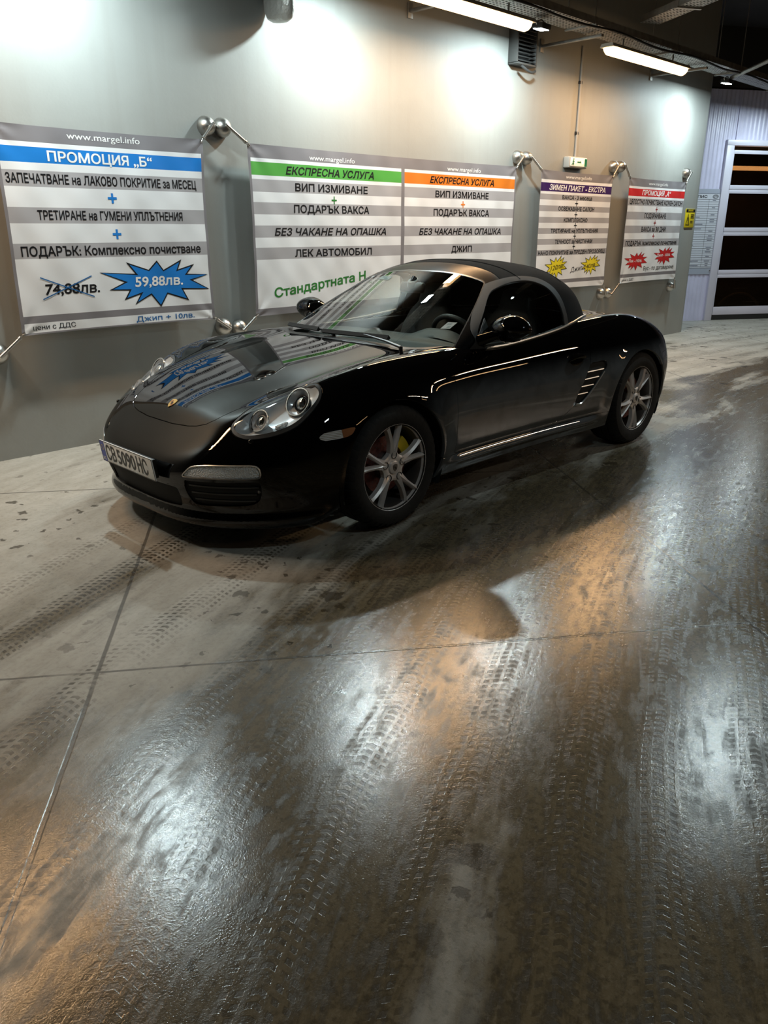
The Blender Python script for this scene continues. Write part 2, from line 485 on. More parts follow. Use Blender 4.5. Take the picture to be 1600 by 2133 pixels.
# the unlit bay behind the door, with a coiled hose lying in it
b = MB(); b.box(pan(1.6, -2.0, 1.7), (5.0, .1, 3.4), rot=PROT)
tag(b.build('wall_right_rear', M_bay), 'dark back wall of the bay behind the door', kind='structure')
b = MB()
pts = [pan(.75 + .42 * math.cos(t), -.35, .06 + .34 * max(0, math.sin(t))) for t in np.linspace(0, math.pi, 24)]
b.tube(pts, .02, 8)
tag(b.build('hose', simple('pale_hose', (.55, .5, .42), .5)), 'pale hose arched behind the lowest door window', 'hose')

# ------------------------------------------------------------------ lamps
M_tubelight = emissive('lit_diffuser', (1.0, .60, .27), TUBE_E)
M_lamp_body = simple('lamp_housing', (.55, .52, .46), .5)
M_ledface = emissive('led_face', (.86, .98, 1.0), 60.0)
M_lens_end = simple('diffuser_end', (.75, .68, .55), .4)
def tube_lamp(x0, y, z, label, length=1.66, power=TUBE_W, group='warm battens along the banner wall', col=WARM):
    t = tag(empty('batten_lamp', (x0 + length / 2, y, z)), label, 'lamp', group)
    b = MB()
    sec = [(-.075, .03), (-.06, .062), (.06, .062), (.075, .03)]
    b.prism(sec, lambda a, c, h: (x0 + h, y + a, z + c), length)
    b.build('housing', M_lamp_body, t)
    b = MB()
    sec = [(-.07, .03)] + [(.07 * math.cos(a), .028 + .062 * math.sin(a)) for a in np.linspace(math.pi, 2 * math.pi, 13)] + [(.07, .03)]
    sec = [(.07 * t, .045 - .085 * math.sqrt(max(0, 1.06 - t * t)) + .005) for t in np.linspace(-1, 1, 15)]
    n = len(sec); xs = [x0 + .02, x0 + .035, x0 + .06, x0 + length - .06, x0 + length - .035, x0 + length - .02]; sc_ = [.55, .85, 1, 1, .85, .55]
    V = [(x, y + a * s, z + .028 + (c - .028) * s) for x, s in zip(xs, sc_) for a, c in sec]
    F = [(i * n + k, i * n + k + 1, (i + 1) * n + k + 1, (i + 1) * n + k) for i in range(len(xs) - 1) for k in range(n - 1)]
    F += [tuple(range(n)), tuple(range((len(xs) - 1) * n, len(xs) * n))]
    b.add(V, F); b.build('diffuser', M_tubelight, t)
    for x in (x0 + .3, x0 + length - .3):
        b = MB(); b.cyl((x, y, z + .06), (x, y, z + .14), .008, n=8); b.build('hanger', M_galv, t)
    ld = bpy.data.lights.new('batten_light', 'AREA'); ld.shape = 'RECTANGLE'; ld.size = length - .1; ld.size_y = .13
    ld.energy = power; ld.color = col
    lo = bpy.data.objects.new('batten_light', ld); COL.objects.link(lo); lo.location = (x0 + length / 2, y, z - .052); attach(lo, t)
    return t
LX = [(-2.65, 'warm batten lamp on the tray above the car, out past the left edge'), (2.0, 'warm batten lamp on the tray, cut by the top edge'), (4.94, 'whole lit warm batten lamp below the tray, near the end of the wall')]
for x, l in LX: tube_lamp(x, 1.15, 3.08, l)

def floodlight(x, y, z, d, label, power=FLOOD_W, size=.11, group='white floodlights aimed down the banner wall'):
    t = tag(empty('floodlight', (x, y, z)), label, 'floodlight', group)
    d = Vector(d).normalized(); R = d.to_track_quat('-Z', 'Y').to_matrix()
    c = Vector((x, y, z))
    b = MB(); b.box(c - d * .025, (size + .03, size * .8 + .03, .045), rot=R, bev=.006); b.build('housing', M_black, t)
    b = MB(); b.box(c + d * .0, (size, size * .8, .006), rot=R); b.build('led_panel', M_ledface, t)
    b = MB(); b.tube([c - d * .03 + R @ Vector((size / 2 + .02, 0, 0)), c + Vector((size / 2 + .03, 0, .05)), c + Vector((0, 0, .078)), c + Vector((-size / 2 - .03, 0, .05)), c - d * .03 + R @ Vector((-size / 2 - .02, 0, 0))], .006, 8)
    b.build('bracket', M_galv, t)
    ld = bpy.data.lights.new('flood_light', 'AREA'); ld.shape = 'RECTANGLE'; ld.size = size; ld.size_y = size * .8; ld.energy = power; ld.color = COOL
    lo = bpy.data.objects.new('flood_light', ld); COL.objects.link(lo); lo.location = c + d * .012; look(lo, d); attach(lo, t)
    return t
tl_ = tube_lamp(0, 0, 0, 'warm batten lamp seen through the top window of the door', power=3.0, group='battens inside the bay')
tl_.location = pan(1.4, -1.1, 2.44); tl_.rotation_euler = (0, 0, math.atan2(-.523, .852))
FD = (0, .12, -.993)
for x, l in ((-2.42, 'white floodlight of the row along the wall, ahead of the car'), (-.35, 'white floodlight out past the upper left corner'), (1.86, 'white floodlight above the wrapped pipe end'), (4.02, 'small white floodlight beside the ventilation grille'), (8.0, 'white floodlight near the far end of the wall'), (10.5, 'added white floodlight brightening the ribbed partition, unseen past the right edge')):
    floodlight(x, 1.28, 3.14, FD, l, 20.0 if x > 10 else 15.0 if x < -2 else FLOOD_W)  # the last one, by the partition, is an unseen lamp added to brighten it
floodlight(3.75, -1.35, 3.12, (0, -.05, -1), 'white floodlight over the middle of the lane', 24, group='white floodlights over the lane')
floodlight(-.50, -3.30, 3.12, (0, .1, -1), 'white floodlight over the lane, left of the camera', 9, group='white floodlights over the lane')
for x, l in ((5.0, 'nearer'), (6.9, 'farther')): tube_lamp(x, -5.5, 3.12, l + ' warm batten of the pair across the lane', power=40, group='warm battens across the lane', col=(1.0, .86, .70))
for x, l in ((1.5, 'nearer'), (8.7, 'farther')): tube_lamp(x, -7.5, 3.12, l + ' warm batten of the two beyond the lane', power=10, group='warm battens beyond the lane')
# ------------------------------------------------------------------ lettering
def glyphs(s, bold=0.0, shear=0.0):
    """outline text turned into clean triangles: (V, F), cap height about .7"""
    cu = bpy.data.curves.new('lettering', 'FONT')
    cu.body = s; cu.size = 1; cu.fill_mode = 'NONE'; cu.resolution_u = 3; cu.shear = shear
    o = bpy.data.objects.new('lettering', cu); COL.objects.link(o)
    bpy.context.view_layer.update()
    me = bpy.data.meshes.new_from_object(o.evaluated_get(bpy.context.evaluated_depsgraph_get()))
    P = np.array([v.co[:2] for v in me.vertices]); E = [tuple(e.vertices) for e in me.edges]
    bpy.data.objects.remove(o); bpy.data.curves.remove(cu); bpy.data.meshes.remove(me)
    # contours, in order
    nb = {}
    for a, c in E: nb.setdefault(a, []).append(c); nb.setdefault(c, []).append(a)
    seen, loops = set(), []
    for st in range(len(P)):
        if st in seen or st not in nb: continue
        lp = [st]; seen.add(st); cur = st
        nxts = sorted(nb[st], key=lambda q: (q != st + 1, q))
        while True:
            nx = [q for q in (nxts if cur == st else nb[cur]) if q not in seen]
            if not nx: break
            cur = nx[0]; seen.add(cur); lp.append(cur)
        if len(lp) > 2: loops.append(lp)
    def area(lp):
        q = P[lp]; r = np.roll(q, -1, 0); return .5 * float((q[:, 0] * r[:, 1] - r[:, 0] * q[:, 1]).sum())
    boxes = [(P[l].min(0), P[l].max(0)) for l in loops]
    roots = []
    for k, l in enumerate(loops):
        lo, hi = boxes[k]
        holders = [m for m in range(len(loops)) if m != k and (boxes[m][0] <= lo + 1e-6).all() and (boxes[m][1] >= hi - 1e-6).all() and abs(area(loops[m])) > abs(area(l))]
        roots.append(max(holders, key=lambda m: abs(area(loops[m]))) if holders else k)
    flip = [area(loops[r]) < 0 for r in roots]          # every glyph's outer contour is made to run anticlockwise
    loops = [l[::-1] if fl else l for l, fl in zip(loops, flip)]
    sgn = 1
    pts, eds = [], []
    for lp in loops:
        q = P[lp]
        keep = [i for i in range(len(q)) if np.linalg.norm(q[i] - q[i - 1]) > 1e-5]
        q = q[keep]
        if len(q) < 3: continue
        if bold:
            a = q - np.roll(q, 1, 0); c = np.roll(q, -1, 0) - q
            a /= np.linalg.norm(a, axis=1)[:, None] + 1e-9; c /= np.linalg.norm(c, axis=1)[:, None] + 1e-9
            na = np.stack([a[:, 1], -a[:, 0]], 1) * sgn; nc = np.stack([c[:, 1], -c[:, 0]], 1) * sgn
            m = na + nc; m /= np.maximum((m * m).sum(1), .35)[:, None]
            q = q + m * 2 * bold
        k = len(pts); pts += q.tolist(); eds += [(k + i, k + (i + 1) % len(q)) for i in range(len(q))]
    r = delaunay_2d_cdt([Vector(p) for p in pts], eds, [], 0, 1e-6)
    V = np.array([v[:] for v in r[0]]); F = r[2]
    pp = np.array(pts); e = np.array(eds); A, B = pp[e[:, 0]], pp[e[:, 1]]
    ce = np.array([V[list(f)].mean(0) for f in F]); x, y = ce[:, :1], ce[:, 1:]
    up = (A[:, 1] <= y) & (B[:, 1] > y); dn = (A[:, 1] > y) & (B[:, 1] <= y)
    with np.errstate(divide='ignore', invalid='ignore'): xi = A[:, 0] + (y - A[:, 1]) / (B[:, 1] - A[:, 1]) * (B[:, 0] - A[:, 0])
    wn = (up & (xi > x)).sum(1) - (dn & (xi > x)).sum(1)
    return V, [f for f, k in zip(F, wn) if k != 0]

def fitted(s, x0, x1, z0, cap, z1=None, bold=.020, shear=0.0):
    """text between x0 and x1 on a baseline from z0 to z1, capitals cap high -> flat (x, z) points"""
    V, F = glyphs(s, bold, shear)
    V = V.copy()
    lo, hi = V[:, 0].min(), V[:, 0].max()
    t = (V[:, 0] - lo) / (hi - lo)
    x = x0 + (x1 - x0) * t
    z = z0 + ((0 if z1 is None else z1 - z0) * t) + V[:, 1] * (cap / .695)
    return np.stack([x, z], 1), F

# ------------------------------------------------------------------ banners
def ink(name, c): return simple('print_' + name, c, .42, spec=.4)
M_vinyl = ink('white', (.80, .815, .84)); M_band = ink('light_grey', (.40, .39, .41)); M_head = ink('mid_grey', (.215, .205, .22))
M_blue = ink('blue', (.012, .20, .62)); M_green = ink('green', (.085, .36, .06)); M_orange = ink('orange', (.72, .20, .02))
M_purple = ink('purple', (.045, .014, .11)); M_red = ink('red', (.58, .025, .025)); M_ink = ink('black', (.008, .008, .010))
M_text_white = ink('letter_white', (.85, .85, .85)); M_yellow = ink('yellow', (.80, .66, .03)); M_dgreen = ink('dark_green', (.03, .20, .035))
M_navy = ink('strike_blue', (.02, .13, .36)); M_dred = ink('dark_red', (.30, .015, .02))

def wrinkle(x, z, bx):
    x0, x1, z0, z1, seed = bx
    u = (x - x0) / (x1 - x0); v = (z - z0) / (z1 - z0)
    d = .0028 * np.sin(7 * x + 5.3 * z + seed) + .0018 * np.sin(17 * x - 11 * z + 2 * seed) + .0009 * np.sin(27 * x + 21 * z + seed * 3)
    # folds that run in from the eyelets
    for cx, cz in ((x0, z0), (x1, z0), (x0, z1), (x1, z1)):
        r = np.hypot(x - cx, z - cz); a = np.arctan2(np.abs(z - cz), np.abs(x - cx) + 1e-6)
        d = d + .0045 * np.sin(a * 8) * np.exp(-(r / .16) ** 2) * np.clip(r / .05, 0, 1)
    return d
def edge_pull(x, z, bx):
    """edges sag in a little between the tied corners"""
    x0, x1, z0, z1, seed = bx
    u = np.clip((x - x0) / (x1 - x0), 0, 1); v = np.clip((z - z0) / (z1 - z0), 0, 1)
    k = .008
    z = z + np.where(v > .5, -1, 1) * k * 4 * u * (1 - u) * np.abs(2 * v - 1) ** 6
    x = x + np.where(u > .5, -1, 1) * k * 4 * v * (1 - v) * np.abs(2 * u - 1) ** 12
    return x, z

def banner(label, x0, x1, z0, z1, rows, border, seed, cols=None):
    """rows: (z_low, z_high, material index); cols: extra vertical strips"""
    bx = (x0, x1, z0, z1, seed)
    mats = [M_vinyl, M_band, M_head] + [c for c in (cols or {}).get('mats', [])]
    zs = sorted(set([z0, z1] + [r[0] for r in rows] + [r[1] for r in rows]))
    Z = []
    for a, c in zip(zs[:-1], zs[1:]):
        n = max(1, int(round((c - a) / .015))); Z += [a + (c - a) * i / n for i in range(n)]
    Z.append(z1)
    cuts = sorted(set([x0, x1, x0 + border, x1 - border] + (cols or {}).get('x', [])))
    X = []
    for a, c in zip(cuts[:-1], cuts[1:]):
        n = max(1, int(round((c - a) / .015))); X += [a + (c - a) * i / n for i in range(n)]
    X.append(x1)
    X, Z = np.array(X), np.array(Z)
    gx, gz = np.meshgrid(X, Z, indexing='ij')
    dy = wrinkle(gx, gz, bx); px, pz = edge_pull(gx, gz, bx)
    V = np.stack([px, YB + dy, pz], -1).reshape(-1, 3); nz = len(Z)
    F, mi = [], []
    for i in range(len(X) - 1):
        for j in range(nz - 1):
            xm, zm = (X[i] + X[i + 1]) / 2, (Z[j] + Z[j + 1]) / 2
            k = 0
            for r in rows:
                if r[0] <= zm <= r[1] and (len(r) < 4 or r[3] <= xm <= r[4]): k = r[2]
            if xm < x0 + border or xm > x1 - border: k = 2
            for c in (cols or {}).get('strips', []):
                if c[0] <= xm <= c[1] and c[2] <= zm <= c[3]: k = 2
            F.append((i * nz + j, (i + 1) * nz + j, (i + 1) * nz + j + 1, i * nz + j + 1)); mi.append(k)
    o = link_mesh('banner', V, F, mats, None, mi, fix=False)
    tag(o, label, 'banner', 'promotional banners on the wall')
    # eyelets
    for cx, cz in ((x0 + .012, z0 + .012), (x1 - .012, z0 + .012), (x0 + .012, z1 - .012), (x1 - .012, z1 - .012)):
        b = MB(); b.lathe([(.005, -.003), (.011, -.003), (.011, .003), (.005, .003)], (cx, YB, cz), (0, 1, 0), 12, closed=True); b.build('eyelet', M_steel, o)
    return o, bx
def printed(o, bx, name, P, F, m, lift=.0012):
    """printing that follows the folds of its banner"""
    d = wrinkle(P[:, 0], P[:, 1], bx); x, z = edge_pull(P[:, 0], P[:, 1], bx)
    V = np.stack([x, YB + d - lift, z], 1)
    return link_mesh(name, V, F, m, o, fix=False)
def words(o, bx, items, m, name='lettering'):
    for it in items:                                   # every line of print is a part of its own
        kw = it[6] if len(it) > 6 else {}
        P, F = fitted(it[0], it[1], it[2], it[3], it[4], it[5] if len(it) > 5 else None, **kw)
        printed(o, bx, name, P, F, m, .0030 if name == 'price' else .0012)
def poly_fill(pts):
    r = delaunay_2d_cdt([Vector(p) for p in pts], [(i, (i + 1) % len(pts)) for i in range(len(pts))], [], 1, 1e-6)
    # short edges so that the shape follows the folds
    return np.array([v[:] for v in r[0]]), [tuple(f) for f in r[2]]
def fine(P, F, size=.03):
    bm = bmesh.new()
    vs = [bm.verts.new((p[0], p[1], 0)) for p in P]
    for f in F:
        try: bm.faces.new([vs[i] for i in f])
        except ValueError: pass
    for _ in range(6):
        es = [e for e in bm.edges if e.calc_length() > size]
        if not es: break
        bmesh.ops.subdivide_edges(bm, edges=es, cuts=1)
    bmesh.ops.triangulate(bm, faces=bm.faces)
    bm.verts.index_update()
    P2 = np.array([v.co[:2] for v in bm.verts]); F2 = [tuple(v.index for v in f.verts) for f in bm.faces]; bm.free()
    return P2, F2
def burst(o, bx, pts, fill, line, w=.009):
    pts = np.array(pts); n = len(pts)
    a = pts - np.roll(pts, 1, 0); c = np.roll(pts, -1, 0) - pts
    a /= np.linalg.norm(a, axis=1)[:, None]; c /= np.linalg.norm(c, axis=1)[:, None]
    ar = .5 * (pts[:, 0] * np.roll(pts[:, 1], -1) - np.roll(pts[:, 0], -1) * pts[:, 1]).sum(); s = 1 if ar > 0 else -1
    m = np.stack([-(a + c)[:, 1], (a + c)[:, 0]], 1) * s; m /= np.maximum((m * m).sum(1), .30)[:, None]
    inn = pts + m * 2 * w
    P, F = fine(*poly_fill(pts.tolist())); L = printed(o, bx, 'burst_outline', P, F, line, .0013)
    P, F = fine(*poly_fill(inn.tolist())); printed(o, bx, 'burst', P, F, fill, .0020)
def plus(x, z, s, t): return [(x - s, z - t), (x - t, z - t), (x - t, z - s), (x + t, z - s), (x + t, z - t), (x + s, z - t), (x + s, z + t), (x + t, z + t), (x + t, z + s), (x - t, z + s), (x - t, z + t), (x - s, z + t)]
def pluses(o, bx, at, m, s=.030, t=.007):
    for x, z in at:
        P, F = poly_fill(plus(x, z, s, t)); printed(o, bx, 'plus_sign', P, F, m)
IT = dict(shear=.22, bold=.020); REG = dict(bold=.006); RIT = dict(bold=.004, shear=.22)
C1 = [(1.922, 1.833)]

# first banner
x0, x1, z0, z1 = -.765, .680, .805, 2.045
o, bx = banner('large banner with a blue heading band and a blue starburst', x0, x1, z0, z1,
    [(1.95, z1, 2), (1.833, 1.922, 3), (1.695, 1.788, 1), (1.482, 1.576, 1), (1.271, 1.363, 1), (.876, .922, 2), (z0, .815, 2)], .022, 1.0, dict(mats=[M_blue]))
words(o, bx, [('www.margel.info', -.311, .191, 1.985, .040, None, REG), ('ПРОМОЦИЯ „Б“', -.449, .267, 1.847, .056, None, dict(bold=.024))], M_text_white)
words(o, bx, [('ЗАПЕЧАТВАНЕ на ЛАКОВО ПОКРИТИЕ за МЕСЕЦ', -.726, .602, 1.716, .052), ('ТРЕТИРАНЕ на ГУМЕНИ УПЛЪТНЕНИЯ', -.560, .468, 1.505, .051), ('ПОДАРЪК: Комплексно почистване', -.696, .599, 1.287, .055),
    ('74,88лв.', -.577, -.211, 1.050, .064, None, dict(bold=.02, shear=.1)), ('цени с ДДС', -.690, -.406, .833, .030, None, dict(bold=.006))], M_ink)
words(o, bx, [('Джип + 10лв.', .034, .507, .828, .036, None, dict(bold=.012))], M_navy)
pluses(o, bx, [(-.048, 1.640), (-.042, 1.416)], M_blue, .031, .0075)
def bar(a, c, w):
    a, c = np.array(a), np.array(c); d = (c - a) / np.linalg.norm(c - a); n = np.array([-d[1], d[0]]) * w
    return [tuple(a + n), tuple(a - n), tuple(c - n), tuple(c + n)]
for p, q in (((-.601, 1.157), (-.255, 1.022)), ((-.598, 1.021), (-.258, 1.156))):
    P, F = fine(*poly_fill(bar(p, q, .0035))); printed(o, bx, 'strike_line', P, F, M_navy, .0020)
STAR = [(-.202, 1.174), (.062, 1.157), (.001, 1.235), (.166, 1.18), (.233, 1.241), (.281, 1.176), (.43, 1.243), (.397, 1.175), (.531, 1.21), (.468, 1.143), (.647, 1.133), (.508, 1.098), (.65, 1.028), (.424, 1.036), (.468, .954), (.301, 1.009), (.238, .921), (.169, 1.009), (.036, .948), (.087, 1.018), (-.04, .984), (.005, 1.047), (-.142, 1.056), (-.023, 1.104)]
burst(o, bx, STAR, M_blue, M_ink)
words(o, bx, [('59,88лв.', .052, .427, 1.071, .063, None, dict(bold=.022, shear=.06))], M_text_white, 'price')

# second banner, two columns
x0, x1, z0, z1 = 1.065, 4.405, .795, 2.047
mid0, mid1 = 2.706, 2.749
rows = [(1.952, z1, 2), (1.833, 1.926, 3, x0, mid0), (1.833, 1.926, 4, mid1, x1)] + [(a, c, 1) for a, c in ((1.716, 1.805), (1.555, 1.642), (1.386, 1.474), (1.222, 1.311))] + [(z0, .849, 2)]
o, bx = banner('widest banner, two columns headed in green and orange', x0, x1, z0, z1, rows, .022, 2.3, dict(mats=[M_green, M_orange], x=[mid0, mid1], strips=[(mid0, mid1, z0, z1)]))
words(o, bx, [('www.margel.info', 1.652, 2.148, 1.965, .038, None, REG), ('www.margel.info', 3.323, 3.823, 1.964, .038, None, REG)], M_text_white)
words(o, bx, [('ЕКСПРЕСНА УСЛУГА', 1.416, 2.366, 1.850, .053, None, IT), ('ВИП ИЗМИВАНЕ', 1.502, 2.293, 1.731, .054), ('ПОДАРЪК ВАКСА', 1.484, 2.316, 1.571, .055), ('БЕЗ ЧАКАНЕ НА ОПАШКА', 1.279, 2.519, 1.400, .053, None, IT), ('ЛЕК АВТОМОБИЛ', 1.478, 2.338, 1.237, .053),
    ('ЕКСПРЕСНА УСЛУГА', 3.087, 4.040, 1.850, .053, None, IT), ('ВИП ИЗМИВАНЕ', 3.169, 3.965, 1.728, .054), ('ПОДАРЪК ВАКСА', 3.148, 3.981, 1.567, .055), ('БЕЗ ЧАКАНЕ НА ОПАШКА', 2.947, 4.188, 1.398, .053, None, IT), ('ДЖИП', 3.416, 3.722, 1.236, .053)], M_ink)
words(o, bx, [('Стандартната Н', 1.251, 2.26, .928, .069, 1.03, dict(bold=.022))], M_dgreen)
pluses(o, bx, [(1.908, 1.671)], M_dgreen, .030, .006); pluses(o, bx, [(3.565, 1.670)], M_orange, .030, .006)

# third banner
x0, x1, z0, z1 = 4.838, 6.318, .795, 2.043
bands = ((1.748, 1.806), (1.630, 1.690), (1.512, 1.572), (1.398, 1.457), (1.284, 1.344), (1.167, 1.228))
o, bx = banner('narrow banner with a purple heading band and yellow starbursts', x0, x1, z0, z1, [(1.951, z1, 2), (1.832, 1.919, 3)] + [(a, c, 1) for a, c in bands] + [(.857, .900, 2)], .008, 3.7, dict(mats=[M_purple]))
words(o, bx, [('www.margel.info', 5.324, 5.844, 1.976, .036, None, REG), ('ЗИМЕН ПАКЕТ - ЕКСТРА', 5.007, 6.166, 1.849, .052, None, dict(bold=.022, shear=.2))], M_text_white)
words(o, bx, [('ВАКСА - 3 месеца', 5.276, 5.885, 1.759, .039), ('ОСВЕЖАВАНЕ САЛОН', 5.205, 5.952, 1.640, .040), ('КОМПЛЕКСНО', 5.328, 5.829, 1.522, .040), ('ТРЕТИРАНЕ на УПЛЪТНЕНИЯ', 5.091, 6.071, 1.407, .039), ('ТЕЧНОСТ за ЧИСТАЧКИ', 5.186, 5.970, 1.292, .040), ('НАНО ПОКРИТИЕ за ПРЕДЕН ПРОЗОРЕЦ', 4.873, 6.268, 1.176, .039),
    ('Джип', 5.540, 5.800, .971, .052, .992, RIT), ('Лек', 4.90, 5.05, .935, .052, .950, RIT)], M_ink)
pluses(o, bx, [(5.577, z) for z in (1.719, 1.601, 1.485, 1.371, 1.258)], M_ink, .030, .005)
SN = np.array(STAR); SN = (SN - SN.min(0)) / (SN.max(0) - SN.min(0))
def star(xa, xb, za, zb, rot=.12):
    c = np.array([(xa + xb) / 2, (za + zb) / 2]); q = (SN - .5) * np.array([xb - xa, zb - za])
    R = np.array([[math.cos(rot), -math.sin(rot)], [math.sin(rot), math.cos(rot)]])
    return (q @ R.T + c).tolist()
burst(o, bx, star(5.02, 5.47, .905, 1.155), M_yellow, M_ink, .007); burst(o, bx, star(5.75, 6.20, .925, 1.150), M_yellow, M_ink, .007)
words(o, bx, [('120лв.', 5.143, 5.394, 1.000, .050, 1.032, RIT), ('140лв.', 5.848, 6.091, .998, .050, 1.021, RIT)], M_ink, 'price')

# fourth banner
x0, x1, z0, z1 = 6.698, 8.218, .795, 2.040
o, bx = banner('narrow banner with a red heading band and red starbursts', x0, x1, z0, z1, [(1.946, z1, 2), (1.832, 1.920, 3)] + [(a, c, 1) for a, c in ((1.722, 1.807), (1.559, 1.650), (1.398, 1.487), (1.234, 1.326))] + [(.861, .903, 2)], .008, 5.1, dict(mats=[M_red]))
words(o, bx, [('www.margel.info', 7.194, 7.712, 1.973, .036, None, REG), ('ПРОМОЦИЯ „А“', 7.057, 7.818, 1.850, .056, None, dict(bold=.022, shear=.2))], M_text_white)
words(o, bx, [('ЦЯЛОСТНО ПОЧИСТВАНЕ КОЖЕН САЛОН', 6.757, 8.173, 1.740, .053), ('ПОДХРАНВАНЕ', 7.175, 7.740, 1.579, .055), ('ВАКСА за 30 ДНИ', 7.126, 7.775, 1.416, .055), ('ПОДАРЪК /комплексно почистване/', 6.753, 8.150, 1.250, .053), ('Бус - по договаряне', 7.274, 8.122, .935, .050, None, dict(bold=.010, shear=.1)), ('цени с ДДС', 6.756, 7.054, .817, .026, None, REG)], M_ink)
pluses(o, bx, [(7.468, z) for z in (1.684, 1.521, 1.360)], M_dred, .031, .006)
burst(o, bx, star(6.77, 7.36, .935, 1.165, .06), M_red, M_dred, .006); burst(o, bx, star(7.53, 8.12, .985, 1.215, .06), M_red, M_dred, .006)
words(o, bx, [('Лек - 140лв.', 6.877, 7.217, 1.044, .036, None, dict(bold=.014, shear=.15)), ('Джип - 160лв.', 7.618, 7.991, 1.098, .036, 1.103, dict(bold=.014, shear=.15))], M_text_white, 'price')

# ------------------------------------------------------------------ stand-off mounts: a steel dome on the wall, an arm to the banner corner
def mount(dx, dz, cx, cz, label):
    """dome centred at (dx, dz) on the wall, arm to the banner corner (cx, cz)"""
    t = tag(empty('banner_mount', (dx, YW, dz)), label, 'banner mount', 'steel banner mounts')
    b = MB(); R = .068
    prof = [(R, 0), (R, .01)] + [(R * math.cos(a), .01 + R * 1.15 * math.sin(a)) for a in np.linspace(0, math.pi / 2, 12)]
    b.lathe(prof, (dx, YW + .002, dz), (0, -1, 0), 32); b.build('dome', M_steel, t)
    p = Vector((dx, YW - .095, dz)); q = Vector((cx, YB - .004, cz)); d = (q - p).normalized()
    b = MB(); b.cyl(p - d * .02, q - d * .045, .011, n=14); b.cyl(q - d * .05, q - d * .032, .014, n=14); b.build('arm', M_steel, t)
    b = MB(); b.tube([q - d * .034, q - d * .02 + Vector((0, -.008, .006)), q + Vector((0, -.008, 0)), q + Vector((0, .008, -.004)), q - d * .02 + Vector((0, .008, -.004)), q - d * .034], .003, 8); b.build('hook', M_steel, t)
    return t
zt, zb_ = 2.145, .70
for a in ((.775, zt, .665, 2.03, 'steel mount holding the top corner of the blue headed banner'), (.912, zt, 1.08, 2.032, 'steel mount holding the top corner of the widest banner, green end'),
    (4.520, zt, 4.39, 2.032, 'steel mount holding the top corner of the widest banner, orange end'), (4.672, zt, 4.853, 2.028, 'steel mount holding the top corner of the purple headed banner beside the orange column'),
    (6.43, zt + .005, 6.303, 2.028, 'steel mount holding the top corner of the purple headed banner beside the red headed one'), (6.60, zt + .010, 6.713, 2.025, 'steel mount holding the top corner of the red headed banner beside the purple headed one'),
    (8.345, zt + .012, 8.203, 2.025, 'steel mount holding the top corner of the red headed banner above the warning sign'),
    (-.90, zb_, -.752, .818, 'steel mount holding the bottom corner of the blue headed banner by its small print'), (.805, zb_ + .03, .668, .818, 'steel mount holding the bottom corner of the blue headed banner under the starburst'), (.955, zb_ + .01, 1.078, .808, 'steel mount holding the bottom corner of the widest banner, just above the car hood'),
    (6.395, zb_ - .015, 6.303, .808, 'steel mount holding the bottom corner of the purple headed banner above the car tail'), (6.56, zb_ - .015, 6.713, .808, 'steel mount holding the bottom corner of the red headed banner beside the purple headed one'), (8.255, zb_ - .018, 8.203, .808, 'steel mount holding the bottom corner of the red headed banner below the warning sign')):
    mount(*a)
# ------------------------------------------------------------------ the car's outer surface, as two smooth scalar fields
_SPL={}
def spl(x, pts):
    """natural cubic spline through pts, linear beyond the ends"""
    k=id(pts)
    if k in _SPL and _SPL[k][0] is pts: X,Y,n,h,c=_SPL[k][1:]
    else:
        X,Y,n,h,c=_spl_fit(pts)
        _SPL[k]=(pts,X,Y,n,h,c)
    x=np.asarray(x,float); k=np.clip(np.searchsorted(X,x)-1,0,n-2)
    t=x-X[k]; hk=h[k]; d=(c[k+1]-c[k])/(3*hk); bb=(Y[k+1]-Y[k])/hk-hk*(2*c[k]+c[k+1])/3
    v=Y[k]+t*(bb+t*(c[k]+t*d))
    b0=(Y[1]-Y[0])/h[0]-h[0]*(2*c[0]+c[1])/3
    bn=(Y[-1]-Y[-2])/h[-1]+h[-1]*(c[-2]+2*c[-1])/3
    v=np.where(x<X[0],Y[0]+b0*(x-X[0]),v); return np.where(x>X[-1],Y[-1]+bn*(x-X[-1]),v)
def _spl_fit(pts):
    X=np.array([p[0] for p in pts],float); Y=np.array([p[1] for p in pts],float)
    n=len(X); h=np.diff(X); A=np.eye(n); b=np.zeros(n)
    for i in range(1,n-1):
        A[i,i-1]=h[i-1]; A[i,i]=2*(h[i-1]+h[i]); A[i,i+1]=h[i]
        b[i]=3*((Y[i+1]-Y[i])/h[i]-(Y[i]-Y[i-1])/h[i-1])
    return X,Y,n,h,np.linalg.solve(A,b)
def smax(a,b,k): return .5*(a+b+np.sqrt((a-b)**2+k*k))
def smin(a,b,k): return -smax(-a,-b,k)
def step(a,b,x):
    t=np.clip((x-a)/(b-a),0,1); return t*t*(3-2*t)
H0=[(-1.1,.36),(-.9,.51),(-.81,.585),(-.76,.632),(-.68,.674),(-.55,.716),(-.4,.752),(-.2,.794),(0,.825),(.2,.848),(.38,.868),(.6,.89),(1.0,.90),(1.6,.905),(2.2,.915),(2.5,.905),(2.8,.868),(3.0,.83),(3.2,.785),(3.4,.73)]
CROWN_Z=[(-1.0,.44),(-.85,.535),(-.73,.617),(-.6,.685),(-.45,.755),(-.35,.793),(-.2,.825),(-.05,.843),(.1,.851),(.3,.856),(.6,.856),(.9,.858),(1.2,.872),(1.5,.888),(1.8,.906),(2.05,.918),(2.3,.917),(2.5,.898),(2.7,.858),(2.9,.792),(3.1,.71),(3.3,.60)]
